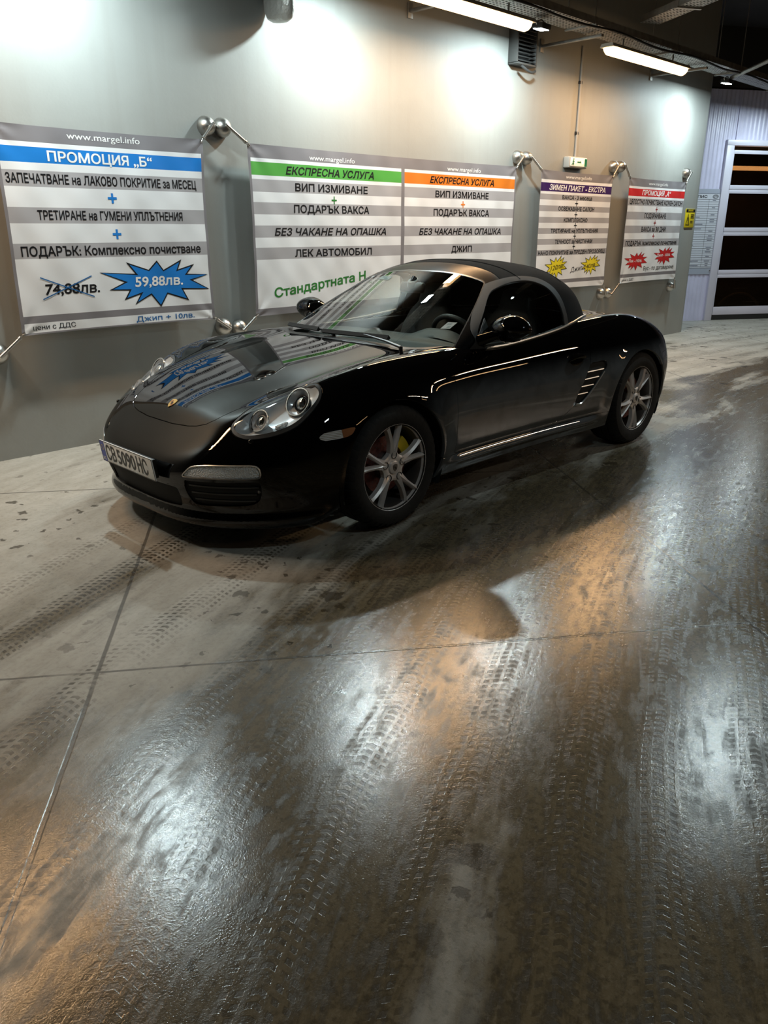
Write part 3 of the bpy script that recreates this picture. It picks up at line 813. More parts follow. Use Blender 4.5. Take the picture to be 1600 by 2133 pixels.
CROWN_Y=[(-1.0,.42),(-.8,.50),(-.6,.60),(-.35,.69),(-.1,.715),(.3,.72),(.7,.735),(1.3,.74),(1.8,.745),(2.3,.735),(2.7,.70),(3.0,.66),(3.3,.62)]
WMAX=[(-1.0,.80),(-.6,.845),(-.3,.868),(0,.88),(.35,.872),(.7,.862),(1.1,.862),(1.4,.868),(1.7,.882),(2.0,.898),(2.4,.905),(2.7,.895),(3.0,.87),(3.3,.83)]
XN=[(.08,-.93),(.12,-.952),(.165,-.970),(.205,-.956),(.245,-.964),(.3,-.985),(.38,-.997),(.44,-1.0),(.50,-.985),(.56,-.945),(.62,-.875),(.7,-.76),(.9,-.4)]
XR=[(.15,3.20),(.25,3.285),(.4,3.31),(.52,3.325),(.6,3.30),(.68,3.265),(.8,3.22),(1.0,3.15)]
def Htop(x,Y):
    h0=spl(x,H0); yc=spl(x,CROWN_Y); zc=spl(x,CROWN_Z)
    # centre: gentle crown ; ridge blends at yc
    t=np.clip(Y/yc,0,3)
    kc=.13+.09*step(-.45,-.7,x)
    base=h0-kc*Y*Y*step(-1.0,-.7,x)
    basec=h0-kc*yc*yc*step(-1.0,-.7,x)
    A=zc-basec
    w=.13+.03*step(-.4,-.7,x)+.03*step(.5,.9,x)
    return base+A*np.exp(-((Y-yc)/w)**2/1.0)-np.where(Y>yc,1.3*(Y-yc)**2,0)
def Wside(x,z):
    w=spl(x,WMAX)
    zb=.50
    up=np.clip(z-zb,0,None); dn=np.clip(zb-z,0,None)
    front=1-step(-.1,.5,x); rear=step(1.5,2.1,x); door=1-front-rear
    cu=door*.60+front*.55+rear*.70; cd=door*.42+front*.35+rear*.45
    w=w-cu*up**2-cd*dn**2
    # arches flare
    for ax,rr,a in ((-.005,.35,.016),(2.39,.375,.014)):
        d=np.hypot(x-ax,z-.325)
        w=w+a*np.exp(-((d-rr)/.07)**2)*step(.15,.35,z)
    lip=(1-step(-.5,-.36,x))
    w=w+lip*.018*np.exp(-((z-.172)/.026)**2)
    # sill blade
    m=step(.36,.5,x)*(1-step(1.75,2.0,x))
    w=w+m*(.020*np.exp(-((z-.262)/.026)**2)-.006*np.exp(-((z-.315)/.02)**2))
    return w
def Fx(Y,z):
    e=Y/.885
    return spl(z,XN)+.60*e**3.2
def Rx(Y,z): return spl(z,XR)-.52*(Y/.9)**3.4
def body(x,Y,z):
    Y=np.abs(Y)
    d1=(z-Htop(x,Y))*.95
    d2=Y-Wside(x,z)
    d=smax(d1,d2,.062+.03*step(-.2,-.7,x))
    d3=(Fx(Y,z)-x)*.8
    d=smax(d,d3,.07)
    d=smax(d,(x-Rx(Y,z))*.85,.08)
    zb=.115+.065*step(-.5,-.3,x)*1.0
    return smax(d,zb-z,.02)
# greenhouse
ROOF=[(.2,1.02),(.7,1.16),(.95,1.225),(1.09,1.25),(1.27,1.27),(1.5,1.272),(1.7,1.262),(1.9,1.218),(2.1,1.125),(2.3,1.0),(2.5,.85)]
def Wx(Y,z): return .38+(z-.872)*2.185+.53*Y*Y
def Gside(x,z):
    s=.745-.20*(z-.88)-1.25*np.clip(z-.88,0,None)**2
    s=s*(1-.20*np.clip((x-1.55)/.8,0,None)**2)
    s=s+.015*step(.5,1.0,x)
    return s
def green(x,Y,z):
    Y=np.abs(Y)
    r=spl(x,ROOF)-.17*Y*Y-.25*Y**4
    d=smax((z-r)*.92,(Y-Gside(x,z))*.93,.055)
    d=smax(d,(Wx(Y,z)-x)*.42,.025)
    # rear round plan
    d=smax(d,(x-(2.40-.62*(Y/.72)**2.6-.0*z)-(1.02-z)*.6)*.7,.1)
    return d
def grad(f,P,e=1e-4):
    g=np.stack([(f(*(P+e*np.eye(3)[i]).T)-f(*(P-e*np.eye(3)[i]).T))/(2*e) for i in range(3)],1)
    return g/np.linalg.norm(g,axis=1)[:,None]
def cast(f,O,D,tmax=1.9):
    """the point where each ray from inside leaves the surface"""
    lo=np.zeros(len(O)); hi=np.full(len(O),tmax)
    for _ in range(24):
        m=.5*(lo+hi); P=O+D*m[:,None]; v=f(P[:,0],P[:,1],P[:,2])
        ins=v<0; lo=np.where(ins,m,lo); hi=np.where(ins,hi,m)
    return O+D*(.5*(lo+hi))[:,None]
# ------------------------------------------------------------------ cutting a surface into panels along level sets
def shell_grid(f, xa, xb, zc, nx, nfan, nth, th0):
    O, D = [], []
    th = np.radians(np.linspace(th0, 90.0, nth) if th0 > -45 else np.concatenate([np.linspace(-90, -48, nth // 10), np.linspace(-46.8, -2, nth * 4 // 10), np.linspace(-1, 90, nth - nth // 10 - nth * 4 // 10)]))
    rows = [(xa, -a) for a in np.linspace(89.9, 1.5, nfan)] + [(x, 0.0) for x in np.linspace(xa, xb, nx)] + [(xb, a) for a in np.linspace(1.5, 89.9, nfan)]
    for x, a in rows:
        ar = math.radians(a)
        for t in th:
            O.append((x, 0, zc)); D.append((math.sin(ar), math.cos(ar) * math.cos(t), math.cos(ar) * math.sin(t)))
    V = cast(f, np.array(O, float), np.array(D, float))
    V[nth - 1::nth, 1] = 0.0
    n = len(rows)
    F = [(i * nth + j, i * nth + j + 1, (i + 1) * nth + j + 1, (i + 1) * nth + j) for i in range(n - 1) for j in range(nth - 1)]
    return V, F

def crop(V, F):
    used = sorted({i for f in F for i in f}); mp = {k: i for i, k in enumerate(used)}
    return (V[used] if used else np.zeros((0, 3))), [tuple(mp[i] for i in f) for f in F]

def cut(V, F, fn, lev):
    """split every face along fn == lev; -> pieces above and below"""
    d = fn(V[:, 0], V[:, 1], V[:, 2]) - lev
    d = np.where(np.abs(d) < 1e-6, 1e-6, d)
    s = d > 0
    P = [tuple(v) for v in V]; cache = {}
    up, dn, cross = [], [], []
    for f in F:
        k = sum(1 for i in f if s[i])
        if k == len(f): up.append(f)
        elif k == 0: dn.append(f)
        else: cross.append(f)
    new, base = [], len(P)
    def mid(a, c):
        key = (a, c) if a < c else (c, a)
        if key not in cache:
            cache[key] = base + len(new); t = d[key[0]] / (d[key[0]] - d[key[1]])
            new.append(V[key[0]] + (V[key[1]] - V[key[0]]) * t)
        return cache[key]
    for f in cross:
        A, B = [], []
        n = len(f)
        for i in range(n):
            a, c = f[i], f[(i + 1) % n]
            (A if s[a] else B).append(a)
            if s[a] != s[c]:
                m = mid(a, c); A.append(m); B.append(m)
        if len(A) > 2: up.append(tuple(A))
        if len(B) > 2: dn.append(tuple(B))
    W = np.vstack([V, np.array(new).reshape(-1, 3)]) if new else V
    return crop(W, up), crop(W, dn)

def split(mesh, fn, g):
    """(inside, gap, outside)"""
    ins, rest = cut(*mesh, fn, g) if len(mesh[1]) else (mesh, mesh)
    if g <= 0: return ins, (np.zeros((0, 3)), []), rest
    gap, out = cut(*rest, fn, -g)
    return ins, gap, out

def smooth_loop(poly, n=10):
    P = np.array(poly, float); m = len(P); out = []
    for i in range(m):
        p0, p1, p2, p3 = P[i - 1], P[i], P[(i + 1) % m], P[(i + 2) % m]
        for k in range(n):
            t = k / n
            out.append(.5 * (2 * p1 + (p2 - p0) * t + (2 * p0 - 5 * p1 + 4 * p2 - p3) * t * t + (3 * p1 - p0 - 3 * p2 + p3) * t ** 3))
    return np.array(out)

def sdf(px, py, poly):
    """signed distance to a closed outline, positive inside"""
    A = np.asarray(poly, float); B = np.roll(A, -1, 0)
    lo, hi = A.min(0) - .05, A.max(0) + .05
    near = (px > lo[0]) & (px < hi[0]) & (py > lo[1]) & (py < hi[1])
    if not near.all():
        d = np.full(px.shape, -.05)
        if near.any(): d[near] = sdf(px[near], py[near], poly)
        return d
    best = np.full(px.shape, 1e9); ins = np.zeros(px.shape, bool)
    for a, c in zip(A, B):
        e = c - a; L = float(e @ e) + 1e-12
        t = np.clip(((px - a[0]) * e[0] + (py - a[1]) * e[1]) / L, 0, 1)
        best = np.minimum(best, (px - a[0] - t * e[0]) ** 2 + (py - a[1] - t * e[1]) ** 2)
        cr = (a[1] > py) != (c[1] > py)
        if a[1] != c[1]:
            ins ^= cr & (px < (c[0] - a[0]) * (py - a[1]) / (c[1] - a[1]) + a[0])
    d = np.sqrt(best)
    return np.where(ins, d, -d)

def join(*ms):
    V, F, k = [], [], 0
    for v, f in ms:
        if len(f) == 0: continue
        V.append(v); F += [tuple(i + k for i in q) for q in f]; k += len(v)
    return (np.concatenate(V) if V else np.zeros((0, 3))), F

def panel(name, mesh, field, mats, parent, side='both', rim=.014, off=0.0, rim_mat=None, sharp=False):
    """links a piece of surface; side: both (welded on the middle), near (-y), far (+y)"""
    V, F = mesh
    if len(F) == 0: raise ValueError('empty panel ' + name)
    N = grad(field, V)
    f0 = F[len(F) // 2]
    a, c, e = V[f0[0]], V[f0[1]], V[f0[2]]
    if np.dot(np.cross(c - a, e - a), N[list(f0)].mean(0)) < 0: F = [tuple(reversed(f)) for f in F]
    V = V + N * off
    if side == 'both':
        mp, Vm, Nm = {}, [], []
        for i, v in enumerate(V):
            if abs(v[1]) < 1e-7: mp[i] = i; N[i, 1] = 0
            else:
                mp[i] = len(V) + len(Vm); Vm.append((v[0], -v[1], v[2])); Nm.append((N[i, 0], -N[i, 1], N[i, 2]))
        F = F + [tuple(mp[i] for i in reversed(f)) for f in F]
        V = np.vstack([V, np.array(Vm).reshape(-1, 3)]); N = np.vstack([N, np.array(Nm).reshape(-1, 3)])
    elif side == 'near':
        V = V * np.array([1, -1, 1]); N = N * np.array([1, -1, 1]); F = [tuple(reversed(f)) for f in F]
    Vl, Nl = V.tolist(), N.tolist(); F = list(F); mi = [0] * len(F)
    if rim:
        cnt = {}
        for f in F:
            for i in range(len(f)):
                a, c = f[i], f[(i + 1) % len(f)]; cnt.setdefault((min(a, c), max(a, c)), []).append((a, c))
        top, low = {}, {}
        for k, l in cnt.items():
            if len(l) != 1: continue
            a, c = l[0]
            q = []
            t = V[c] - V[a]; 
            for i in (c, a):
                out = np.cross(t, N[i]); out = out / (np.linalg.norm(out) + 1e-9)
                if i not in top:
                    top[i] = len(Vl); Vl.append(list(V[i])); Nl.append(list(.5 * out + .85 * N[i]))
                    low[i] = len(Vl); Vl.append(list(V[i] - N[i] * rim)); Nl.append(list(out))
                q.append(i)
            F.append((top[q[0]], top[q[1]], low[q[1]], low[q[0]])); mi.append(1 if rim_mat else 0)
    mats = mats if isinstance(mats, list) else [mats]
    if rim_mat: mats = mats + [rim_mat]
    nn = np.array(Nl); nn /= np.linalg.norm(nn, axis=1)[:, None]
    return link_mesh(name, Vl, F, mats, parent, mi, normals=nn)

# ------------------------------------------------------------------ car materials
def paint_material():
    m, nt, b, out = mat('black_paint')
    b.inputs['Roughness'].default_value = .6
    b.inputs['Specular IOR Level'].default_value = .0; b.inputs['Coat Weight'].default_value = 1.0; b.inputs['Coat Roughness'].default_value = .012; b.inputs['Coat IOR'].default_value = 1.52
    # paler, slightly uneven grey low on the flanks behind the front wheels
    geo = node(nt, 'ShaderNodeNewGeometry'); sp = node(nt, 'ShaderNodeSeparateXYZ'); nt.links.new(geo.outputs['Position'], sp.inputs[0])
    def rm(v, a_, b_, c_=0.0, d_=1.0):
        n = node(nt, 'ShaderNodeMapRange', interpolation_type='SMOOTHSTEP')
        for k, q in enumerate((a_, b_, c_, d_)): n.inputs[k + 1].default_value = q
        nt.links.new(v, n.inputs[0]); return n.outputs[0]
    def mu(p, q):
        n = node(nt, 'ShaderNodeMath', operation='MULTIPLY'); nt.links.new(p, n.inputs[0]); nt.links.new(q, n.inputs[1]); return n.outputs[0]
    nz = node(nt, 'ShaderNodeTexNoise'); nz.inputs['Scale'].default_value = 9; nz.inputs['Detail'].default_value = 6; nt.links.new(geo.outputs['Position'], nz.inputs['Vector'])
    k = mu(mu(rm(sp.outputs[0], .10, .50), rm(sp.outputs[2], .74, .56)), rm(nz.outputs[0], .25, .7, .75, 1.15))
    mx = node(nt, 'ShaderNodeMix', data_type='RGBA'); mx.inputs[6].default_value = (.0016, .0016, .0018, 1); mx.inputs[7].default_value = (.088, .094, .100, 1)
    nt.links.new(k, mx.inputs[0]); nt.links.new(mx.outputs[2], b.inputs['Base Color'])
    return m
def fabric_material():
    m = simple('black_canvas', (.0115, .0115, .0118), .95, spec=.15, bump=.35, bscale=900, var=.12, vscale=5)
    return m
M_paint = paint_material(); M_canvas = fabric_material(); M_frame = simple('screen_frame_black', (.003, .003, .003), .25, spec=.10); M_sealglint = simple('screen_seal_glint', (.20, .20, .20), .25, metal=.9)
M_trimblk = simple('satin_black', (.010, .010, .010), .35); M_gloss = simple('gloss_black', (.004, .004, .004), .06)
M_matt = simple('matt_black', (.006, .006, .006), .85); M_seal = simple('grey_seal', (.013, .0128, .0125), .6)
M_chrome = simple('chrome', (.80, .79, .77), .06, metal=1.0); M_silver = simple('silver_paint', (.60, .58, .55), .28, metal=.85)
M_rimsilver = simple('wheel_silver', (.80, .75, .73), .36, metal=.35, coat=.3); M_barrel = simple('wheel_barrel', (.16, .15, .145), .4, metal=.8)
M_windscreen = thin_glass('windscreen_glass', (.80, .86, .83), 0.0, 1.52); M_sideglass = thin_glass('side_glass', (.62, .64, .62), 0.0, 1.5)
M_lens = thin_glass('lamp_lens', (.90, .92, .93), 0.0, 1.45); M_silverbowl = simple('lamp_bowl', (.86, .86, .87), .2, metal=.25); M_lampgrey = simple('lamp_inner_grey', (.80, .81, .82), .30, metal=.1)
M_red_lens = simple('red_lens', (.55, .012, .014), .12, coat=1.0); M_amber = simple('amber_lens', (.30, .12, .05), .2, coat=.6)
M_leather = simple('black_leather', (.012, .012, .013), .5, bump=.2, bscale=120); M_dash = simple('dash_plastic', (.020, .023, .024), .55, bump=.2, bscale=300)
M_yellowcal = simple('caliper_yellow', (.62, .45, .02), .4); M_disc = simple('brake_disc', (.20, .075, .065), .42, metal=.6, var=.3, vscale=60)
M_platewhite = simple('plate_white', (.92, .92, .92), .3); M_plateblue = simple('plate_blue', (.02, .05, .42), .3); M_gold = simple('crest_gold', (.75, .52, .18), .3, metal=.8); M_crestred = simple('crest_red', (.25, .02, .02), .4)
def tyre_material():
    m = simple('tyre_rubber', (.012, .0115, .011), .75, spec=.35, bump=.15, bscale=90, var=.25, vscale=20); return m
M_tyre = tyre_material()
def drl_material():
    m, nt, b, out = mat('ribbed_clear_lens')
    b.inputs['Base Color'].default_value = (.86, .87, .87, 1); b.inputs['Metallic'].default_value = .0; b.inputs['Roughness'].default_value = .18; b.inputs['Coat Weight'].default_value = 1
    geo = node(nt, 'ShaderNodeNewGeometry'); v = node(nt, 'ShaderNodeTexVoronoi'); v.inputs['Scale'].default_value = 160
    nt.links.new(geo.outputs['Position'], v.inputs['Vector'])
    bp = node(nt, 'ShaderNodeBump'); bp.inputs['Strength'].default_value = .9; bp.inputs['Distance'].default_value = .01
    nt.links.new(v.outputs['Distance'], bp.inputs['Height']); nt.links.new(bp.outputs[0], b.inputs['Normal'])
    return m
M_drl = drl_material()
def marker_material():
    m, nt, b, out = mat('ridged_marker_lens')
    b.inputs['Base Color'].default_value = (.84, .84, .82, 1); b.inputs['Metallic'].default_value = .1; b.inputs['Roughness'].default_value = .2; b.inputs['Coat Weight'].default_value = 1
    geo = node(nt, 'ShaderNodeNewGeometry'); w = node(nt, 'ShaderNodeTexWave'); w.inputs['Scale'].default_value = 45; w.bands_direction = 'Z'
    nt.links.new(geo.outputs['Position'], w.inputs['Vector'])
    bp = node(nt, 'ShaderNodeBump'); bp.inputs['Strength'].default_value = .8; bp.inputs['Distance'].default_value = .006
    nt.links.new(w.outputs['Fac'], bp.inputs['Height']); nt.links.new(bp.outputs[0], b.inputs['Normal'])
    return m
M_marker = marker_material()

# ------------------------------------------------------------------ the car
car = tag(empty('car', (1.16, 0, 0)), 'glossy black two-seat convertible with a black fabric roof and silver wheels', 'car')
G = .0019
BODY = shell_grid(body, -.35, 2.72, .45, 150, 60, 140, -90)
def top_only(d, z): return np.minimum(d, (z - .5) * 1.0)
def arch(x, Y, z, cx, rx, rz): return np.minimum((1 - np.sqrt(((x - cx) / rx) ** 2 + ((z - .325) / rz) ** 2)) * .34, Y - .44)
HOOD = np.array([(-.818, 0), (-.816, .12), (-.803, .24), (-.790, .30), (-.768, .350), (-.735, .380), (-.66, .415), (-.59, .450), (-.47, .500), (-.36, .545), (-.1, .607), (.2, .645), (.40, .652), (.43, .645), (.445, .61), (.40, .50), (.335, .30), (.305, .12), (.30, 0)])
HOOD = np.vstack([HOOD, HOOD[-2:0:-1] * [1, -1]])
LAMP = smooth_loop([(-.736, .500), (-.702, .485), (-.592, .490), (-.476, .520), (-.385, .552), (-.345, .612), (-.346, .680), (-.368, .719), (-.410, .734), (-.493, .736), (-.563, .719), (-.648, .672), (-.722, .606), (-.748, .546)], 6)
FOG = smooth_loop([(.386, .377), (.402, .404), (.431, .427), (.49, .438), (.551, .442), (.62, .444), (.668, .442), (.684, .42), (.683, .390), (.660, .383), (.57, .381), (.477, .380)], 4)
GRILLE = smooth_loop([(.388, .352), (.42, .360), (.55, .363), (.66, .366), (.683, .352), (.680, .30), (.660, .262), (.620, .246), (.52, .241), (.43, .239), (.400, .262)], 4)
INTAKE = smooth_loop([(-.345, .300), (-.30, .318), (0, .318), (.30, .318), (.345, .300), (.335, .232), (.29, .212), (0, .208), (-.29, .212), (-.335, .232)], 5)
MARK = smooth_loop([(-.463, .545), (-.440, .566), (-.340, .575), (-.284, .579), (-.303, .549), (-.348, .536), (-.450, .532)], 4)
VENT = smooth_loop([(1.748, .640), (1.82, .648), (1.891, .650), (1.934, .636), (1.924, .600), (1.85, .538), (1.749, .454), (1.675, .402), (1.625, .396), (1.594, .410), (1.612, .463), (1.678, .548)], 5)
DOOR = np.array([(.452, .306), (.9, .300), (1.24, .297), (1.36, .303), (1.464, .325), (1.56, .385), (1.645, .470), (1.70, .555), (1.742, .636), (1.765, .72), (1.765, .78), (1.745, .84), (1.70, .90), (1.62, .97), (.70, .97), (.545, .815), (.478, .80), (.458, .76), (.455, .6)])
TAIL = smooth_loop([(2.86, .700), (2.95, .712), (3.06, .735), (3.3, .735), (3.3, .64), (3.10, .632), (2.97, .645), (2.90, .665)], 4)
LID = smooth_loop([(2.42, 0), (2.43, .3), (2.50, .48), (2.65, .53), (2.9, .54), (3.10, .52), (3.14, .40), (3.155, .2), (3.155, 0), (3.155, -.2), (3.14, -.40), (3.10, -.52), (2.9, -.54), (2.65, -.53), (2.50, -.48), (2.43, -.3)], 5)
def bumper_line(x): return spl(x, [(-1.1, .95), (-.8, .78), (-.66, .66), (-.563, .594), (-.533, .577), (-.487, .567), (-.44, .568), (-.3, .577), (-.1, .58)])

rest = BODY; gaps = []
def take(fn, g=G):
    global rest
    ins, gap, rest = split(rest, fn, g)
    if len(gap[1]): gaps.append(gap)
    return ins
take(lambda x, Y, z: arch(x, Y, z, -.006, .346, .342), 0); take(lambda x, Y, z: arch(x, Y, z, 2.385, .390, .345), 0)
take(lambda x, Y, z: np.minimum(-green(x, Y, z), z - .6), 0)
under = take(lambda x, Y, z: np.minimum(np.minimum(.42 - z, .70 - Y), np.minimum(x + .55, 2.95 - x)), 0)
lampm = take(lambda x, Y, z: top_only(sdf(x, Y, LAMP), z - .02))
fogm = take(lambda x, Y, z: np.minimum(sdf(Y, z, FOG), -.5 - x))
grillem = take(lambda x, Y, z: np.minimum(sdf(Y, z, GRILLE), -.5 - x), 0)
intakem = take(lambda x, Y, z: np.minimum(sdf(Y, z, INTAKE), -.5 - x), 0)
markm = take(lambda x, Y, z: np.minimum(sdf(x, z, MARK), Y - .5), .001)
ventm = take(lambda x, Y, z: np.minimum(sdf(x, z, VENT), Y - .5), 0)
hoodm = take(lambda x, Y, z: top_only(sdf(x, Y, HOOD), z - .0))
doorm = take(lambda x, Y, z: np.minimum(sdf(x, z, DOOR), Y - .5))
cowlm = take(lambda x, Y, z: np.minimum(np.minimum(x - .24, .655 - Y), np.minimum(z - .7, 1.2 - x)), G)
lidm = take(lambda x, Y, z: np.minimum(sdf(x, Y, LID), z - .6))
tailm = take(lambda x, Y, z: np.minimum(sdf(x, z, TAIL), np.minimum(x - 2.5, Y - .30)))
skirtm = take(lambda x, Y, z: np.minimum(np.minimum(.300 - z, Y - .4), np.minimum(x - .30, 2.1 - x)))
rbumpm = take(lambda x, Y, z: np.minimum(x - 2.70, .62 - z))
bumperm = take(lambda x, Y, z: np.where(x > -.33, -1, np.minimum(bumper_line(x) - z + np.where(Y < .46, .2, 0), -.25 - x)))
fenderm, quarterm = cut(*rest, lambda x, Y, z: .62 - x, 0)

hood = panel('hood', hoodm, body, M_paint, car)
bumper = panel('front_bumper', bumperm, body, M_paint, car)
panel('cowl_panel', cowlm, body, M_trimblk, car)
panel('engine_lid', lidm, body, M_paint, car)
rbumper = panel('rear_bumper', rbumpm, body, M_paint, car)
panel('underbody', join(under), body, M_matt, car, rim=0)
doors = {}
for sd in ('near', 'far'):
    panel('front_fender', fenderm, body, M_paint, car, sd, rim=.022)
    doors[sd] = panel('door', doorm, body, M_paint, car, sd)
    panel('rear_fender', quarterm, body, M_paint, car, sd, rim=.022)
    panel('side_skirt', skirtm, body, M_paint, car, sd)
    panel('tail_lamp', tailm, body, M_red_lens, car, sd)
panel('body_shell', join(*gaps, grillem, intakem, ventm), body, M_matt, car, rim=0, off=-.013)

def surf(x, Y, z0=.0, f=body):
    """height of the skin over (x, Y), seen from above"""
    lo, hi = .3, 1.5
    v = f(np.full(400, x), np.full(400, Y), np.linspace(hi, lo, 400))
    i = int(np.argmax(v < 0)); zz = np.linspace(hi, lo, 400)
    a, c = zz[i - 1], zz[i]
    for _ in range(30):
        m = .5 * (a + c)
        if f(np.array([x]), np.array([Y]), np.array([m]))[0] < 0: c = m
        else: a = m
    return a
def surf_y(x, z, f=body):
    lo, hi = .2, 1.2
    for _ in range(40):
        m = .5 * (lo + hi)
        if f(np.array([x]), np.array([m]), np.array([z]))[0] < 0: lo = m
        else: hi = m
    return lo
def surf_x(Y, z, f=body):
    lo, hi = 0.0, -1.3
    for _ in range(40):
        m = .5 * (lo + hi)
        if f(np.array([m]), np.array([Y]), np.array([z]))[0] < 0: lo = m
        else: hi = m
    return lo
def nrm(p, f=body): return Vector(grad(f, np.array([[p[0], abs(p[1]), p[2]]], float))[0]) if p[1] >= 0 else Vector(grad(f, np.array([[p[0], -p[1], p[2]]], float))[0]) * 1 

# hood crest: a small shield, quartered
def crest(parent, c, n, up, w, h, name='hood_crest'):
    n = Vector(n).normalized(); up = (Vector(up) - n * Vector(up).dot(n)).normalized(); rt = up.cross(n) * -1
    out = [(-.5, .36), (-.3, .44), (0, .5), (.3, .44), (.5, .36), (.48, 0), (.36, -.26), (0, -.5), (-.36, -.26), (-.48, 0)]
    b = MB(); C0 = Vector(c)
    b.prism(out, lambda a, d, t: C0 + rt * (a * w) + up * (d * h) + n * t, .0025, 0)
    o = None
    for (xa, xb, ya, yb) in ((.06, .38, .06, .32), (-.38, -.06, -.28, -.02)):
        for k in range(3):
            y0 = ya + (yb - ya) * (k / 3); y1 = y0 + (yb - ya) / 5
            b.prism([(xa, y0), (xb, y0), (xb, y1), (xa, y1)], lambda a, d, t: C0 + rt * (a * w) + up * (d * h) + n * (t + .0022), .0008, 1)
    b.prism([(-.12, -.12), (.12, -.12), (.14, .10), (0, .16), (-.14, .10)], lambda a, d, t: C0 + rt * (a * w) + up * (d * h) + n * (t + .0022), .0014, 2)
    o = b.build(name, [M_gold, M_crestred, M_trimblk] if name == 'hood_crest' else [M_barrel, M_trimblk, M_trimblk], parent)
    if name == 'hood_crest': o['label'] = 'small gold shield badge'
    return o
cx = -.738; cz = surf(cx, 0.0); cn = nrm((cx, 0, cz))
crest(hood, (cx, 0, cz), cn, (1, 0, .5), .046, .060)

# ------------------------------------------------------------------ lamps of the car
def lamp_depth(P):
    d = np.clip(sdf(P[:, 0], P[:, 1], LAMP) - .014, 0, None)
    return .012 + .058 * (1 - np.exp(-d / .022))
bez, glass_ = cut(*lampm, lambda x, Y, z: .0145 - sdf(x, Y, LAMP), 0)
for sd, s in (('near', -1), ('far', 1)):
    hl = panel('headlight', bez, body, M_seal, car, sd, rim=.03, off=-.001)
    panel('lens', glass_, body, M_lens, hl, sd, rim=.004)
    V, F = glass_; N = grad(body, V); W = V - N * lamp_depth(V)[:, None]
    W = W * [1, s, 1]
    link_mesh('bowl', W, F, M_lampgrey, hl, sharp=3)
    for (px, py, r, dep, nm) in ((-.462, .650, .066, .050, 'main_beam'), (-.634, .574, .050, .042, 'side_beam')):
        zz = surf(px, py); n0 = nrm((px, py, zz)); c = Vector((px, py, zz))
        ax = Vector((-.86, .10, .50)).normalized()
        c0 = c - n0 * .026 + ax * .0
        c0.y *= s; axx = Vector((ax.x, ax.y * s, ax.z))
        b = MB(); b.lathe([(r * .30, -dep), (r * .55, -dep * .8), (r * .80, -dep * .45), (r * .96, -.006), (r, .0)], c0, axx, 40); bm_ = b.build(nm, M_silverbowl, hl)
        b = MB(); b.lathe([(r - .001, -.003), (r + .004, -.002), (r + .004, .004), (r - .001, .004)], c0, axx, 40, closed=True); b.build('ring', M_chrome, hl)
        pr = r * .50; pc = c0 - axx * dep * (.35)
        off_ = Vector((.0, .012 * s, .0)) if nm == 'main_beam' else Vector((0, 0, 0))
        b = MB(); b.lathe([(pr * 1.25, -.02), (pr * 1.25, .004), (pr * 1.05, .008), (pr * 1.02, 0)], pc + off_, axx, 32); b.build('projector_collar', M_trimblk if nm == 'main_beam' else M_silverbowl, hl)
        b = MB(); b.lathe([(pr * math.cos(a), pr * .55 * math.sin(a)) for a in np.linspace(0, math.pi / 2 - .02, 10)], pc + off_, axx, 32); b.build('projector', M_chrome, hl)
    # indicator bar at the foot of the lamp
    b = MB(); p = Vector((-.56, .655 * s, surf(-.56, .655) - .050)); b.box(p, (.10, .022, .022), rot=rotm('Z', -.42 * s), bev=.006); b.build('indicator', M_drl, hl)
    # washer nozzle cap below
    zz = surf(-.716, .622); p = Vector((-.716, .622, zz)); n0 = nrm(p); p.y *= s; n0.y *= s
    b = MB(); b.lathe([(.012, -.004), (.012, .004), (.009, .009), (.004, .012), (.0005, .0125)], p, n0, 20); b.build('washer_nozzle', M_gloss, car)
    fg = panel('front_lamp', fogm, body, M_drl, car, sd, rim=.012, off=-.002); fg['label'] = 'clear lamp strip above the side intake'
    # bright surround of the strip
    pts = []
    for Y, z in FOG: pts.append((surf_x(Y, z) - .0005, Y * s, z))
    b = MB(); b.tube(pts, .0035, 6, closed=True); b.build('surround', M_silver, fg)
    mk = panel('side_marker', markm, body, M_marker, car, sd, rim=.006, off=.002)
    am, _ = cut(*markm, lambda x, Y, z: x + .352, 0); panel('amber_end', am, body, M_amber, mk, sd, rim=.004, off=.0032)
    # side intake: a deep recess with three blades
    V, F = grillem; N = grad(body, V)
    D = np.clip(sdf(V[:, 1], V[:, 2], GRILLE), 0, None); dep = .008 + .10 * (1 - np.exp(-D / .012))
    W = V + np.stack([dep, dep * 0, dep * 0], 1)
    gr = link_mesh('side_intake', W * [1, s, 1], F, M_matt, car, sharp=3)
    for k, zz in enumerate((.336, .302, .268)):
        Ys = np.linspace(.405 + .006 * k, .672 - .010 * k, 18); b = MB(); V2, F2 = [], []
        for Y in Ys:
            x = surf_x(Y, zz)
            for dx, dz in ((.010, .004), (.010, -.003), (.045, -.010), (.045, -.003)): V2.append((x + dx, Y * s, zz + dz))
        for i in range(len(Ys) - 1):
            for j in range(4): F2.append((i * 4 + j, i * 4 + (j + 1) % 4, (i + 1) * 4 + (j + 1) % 4, (i + 1) * 4 + j))
        b.add(V2, F2); b.build('blade', M_trimblk, gr)
    b = MB(); x = surf_x(.645, .30); b.box((x + .05, .645 * s, .315), (.03, .05, .014), bev=.003); b.build('bracket', M_greymetal, gr)
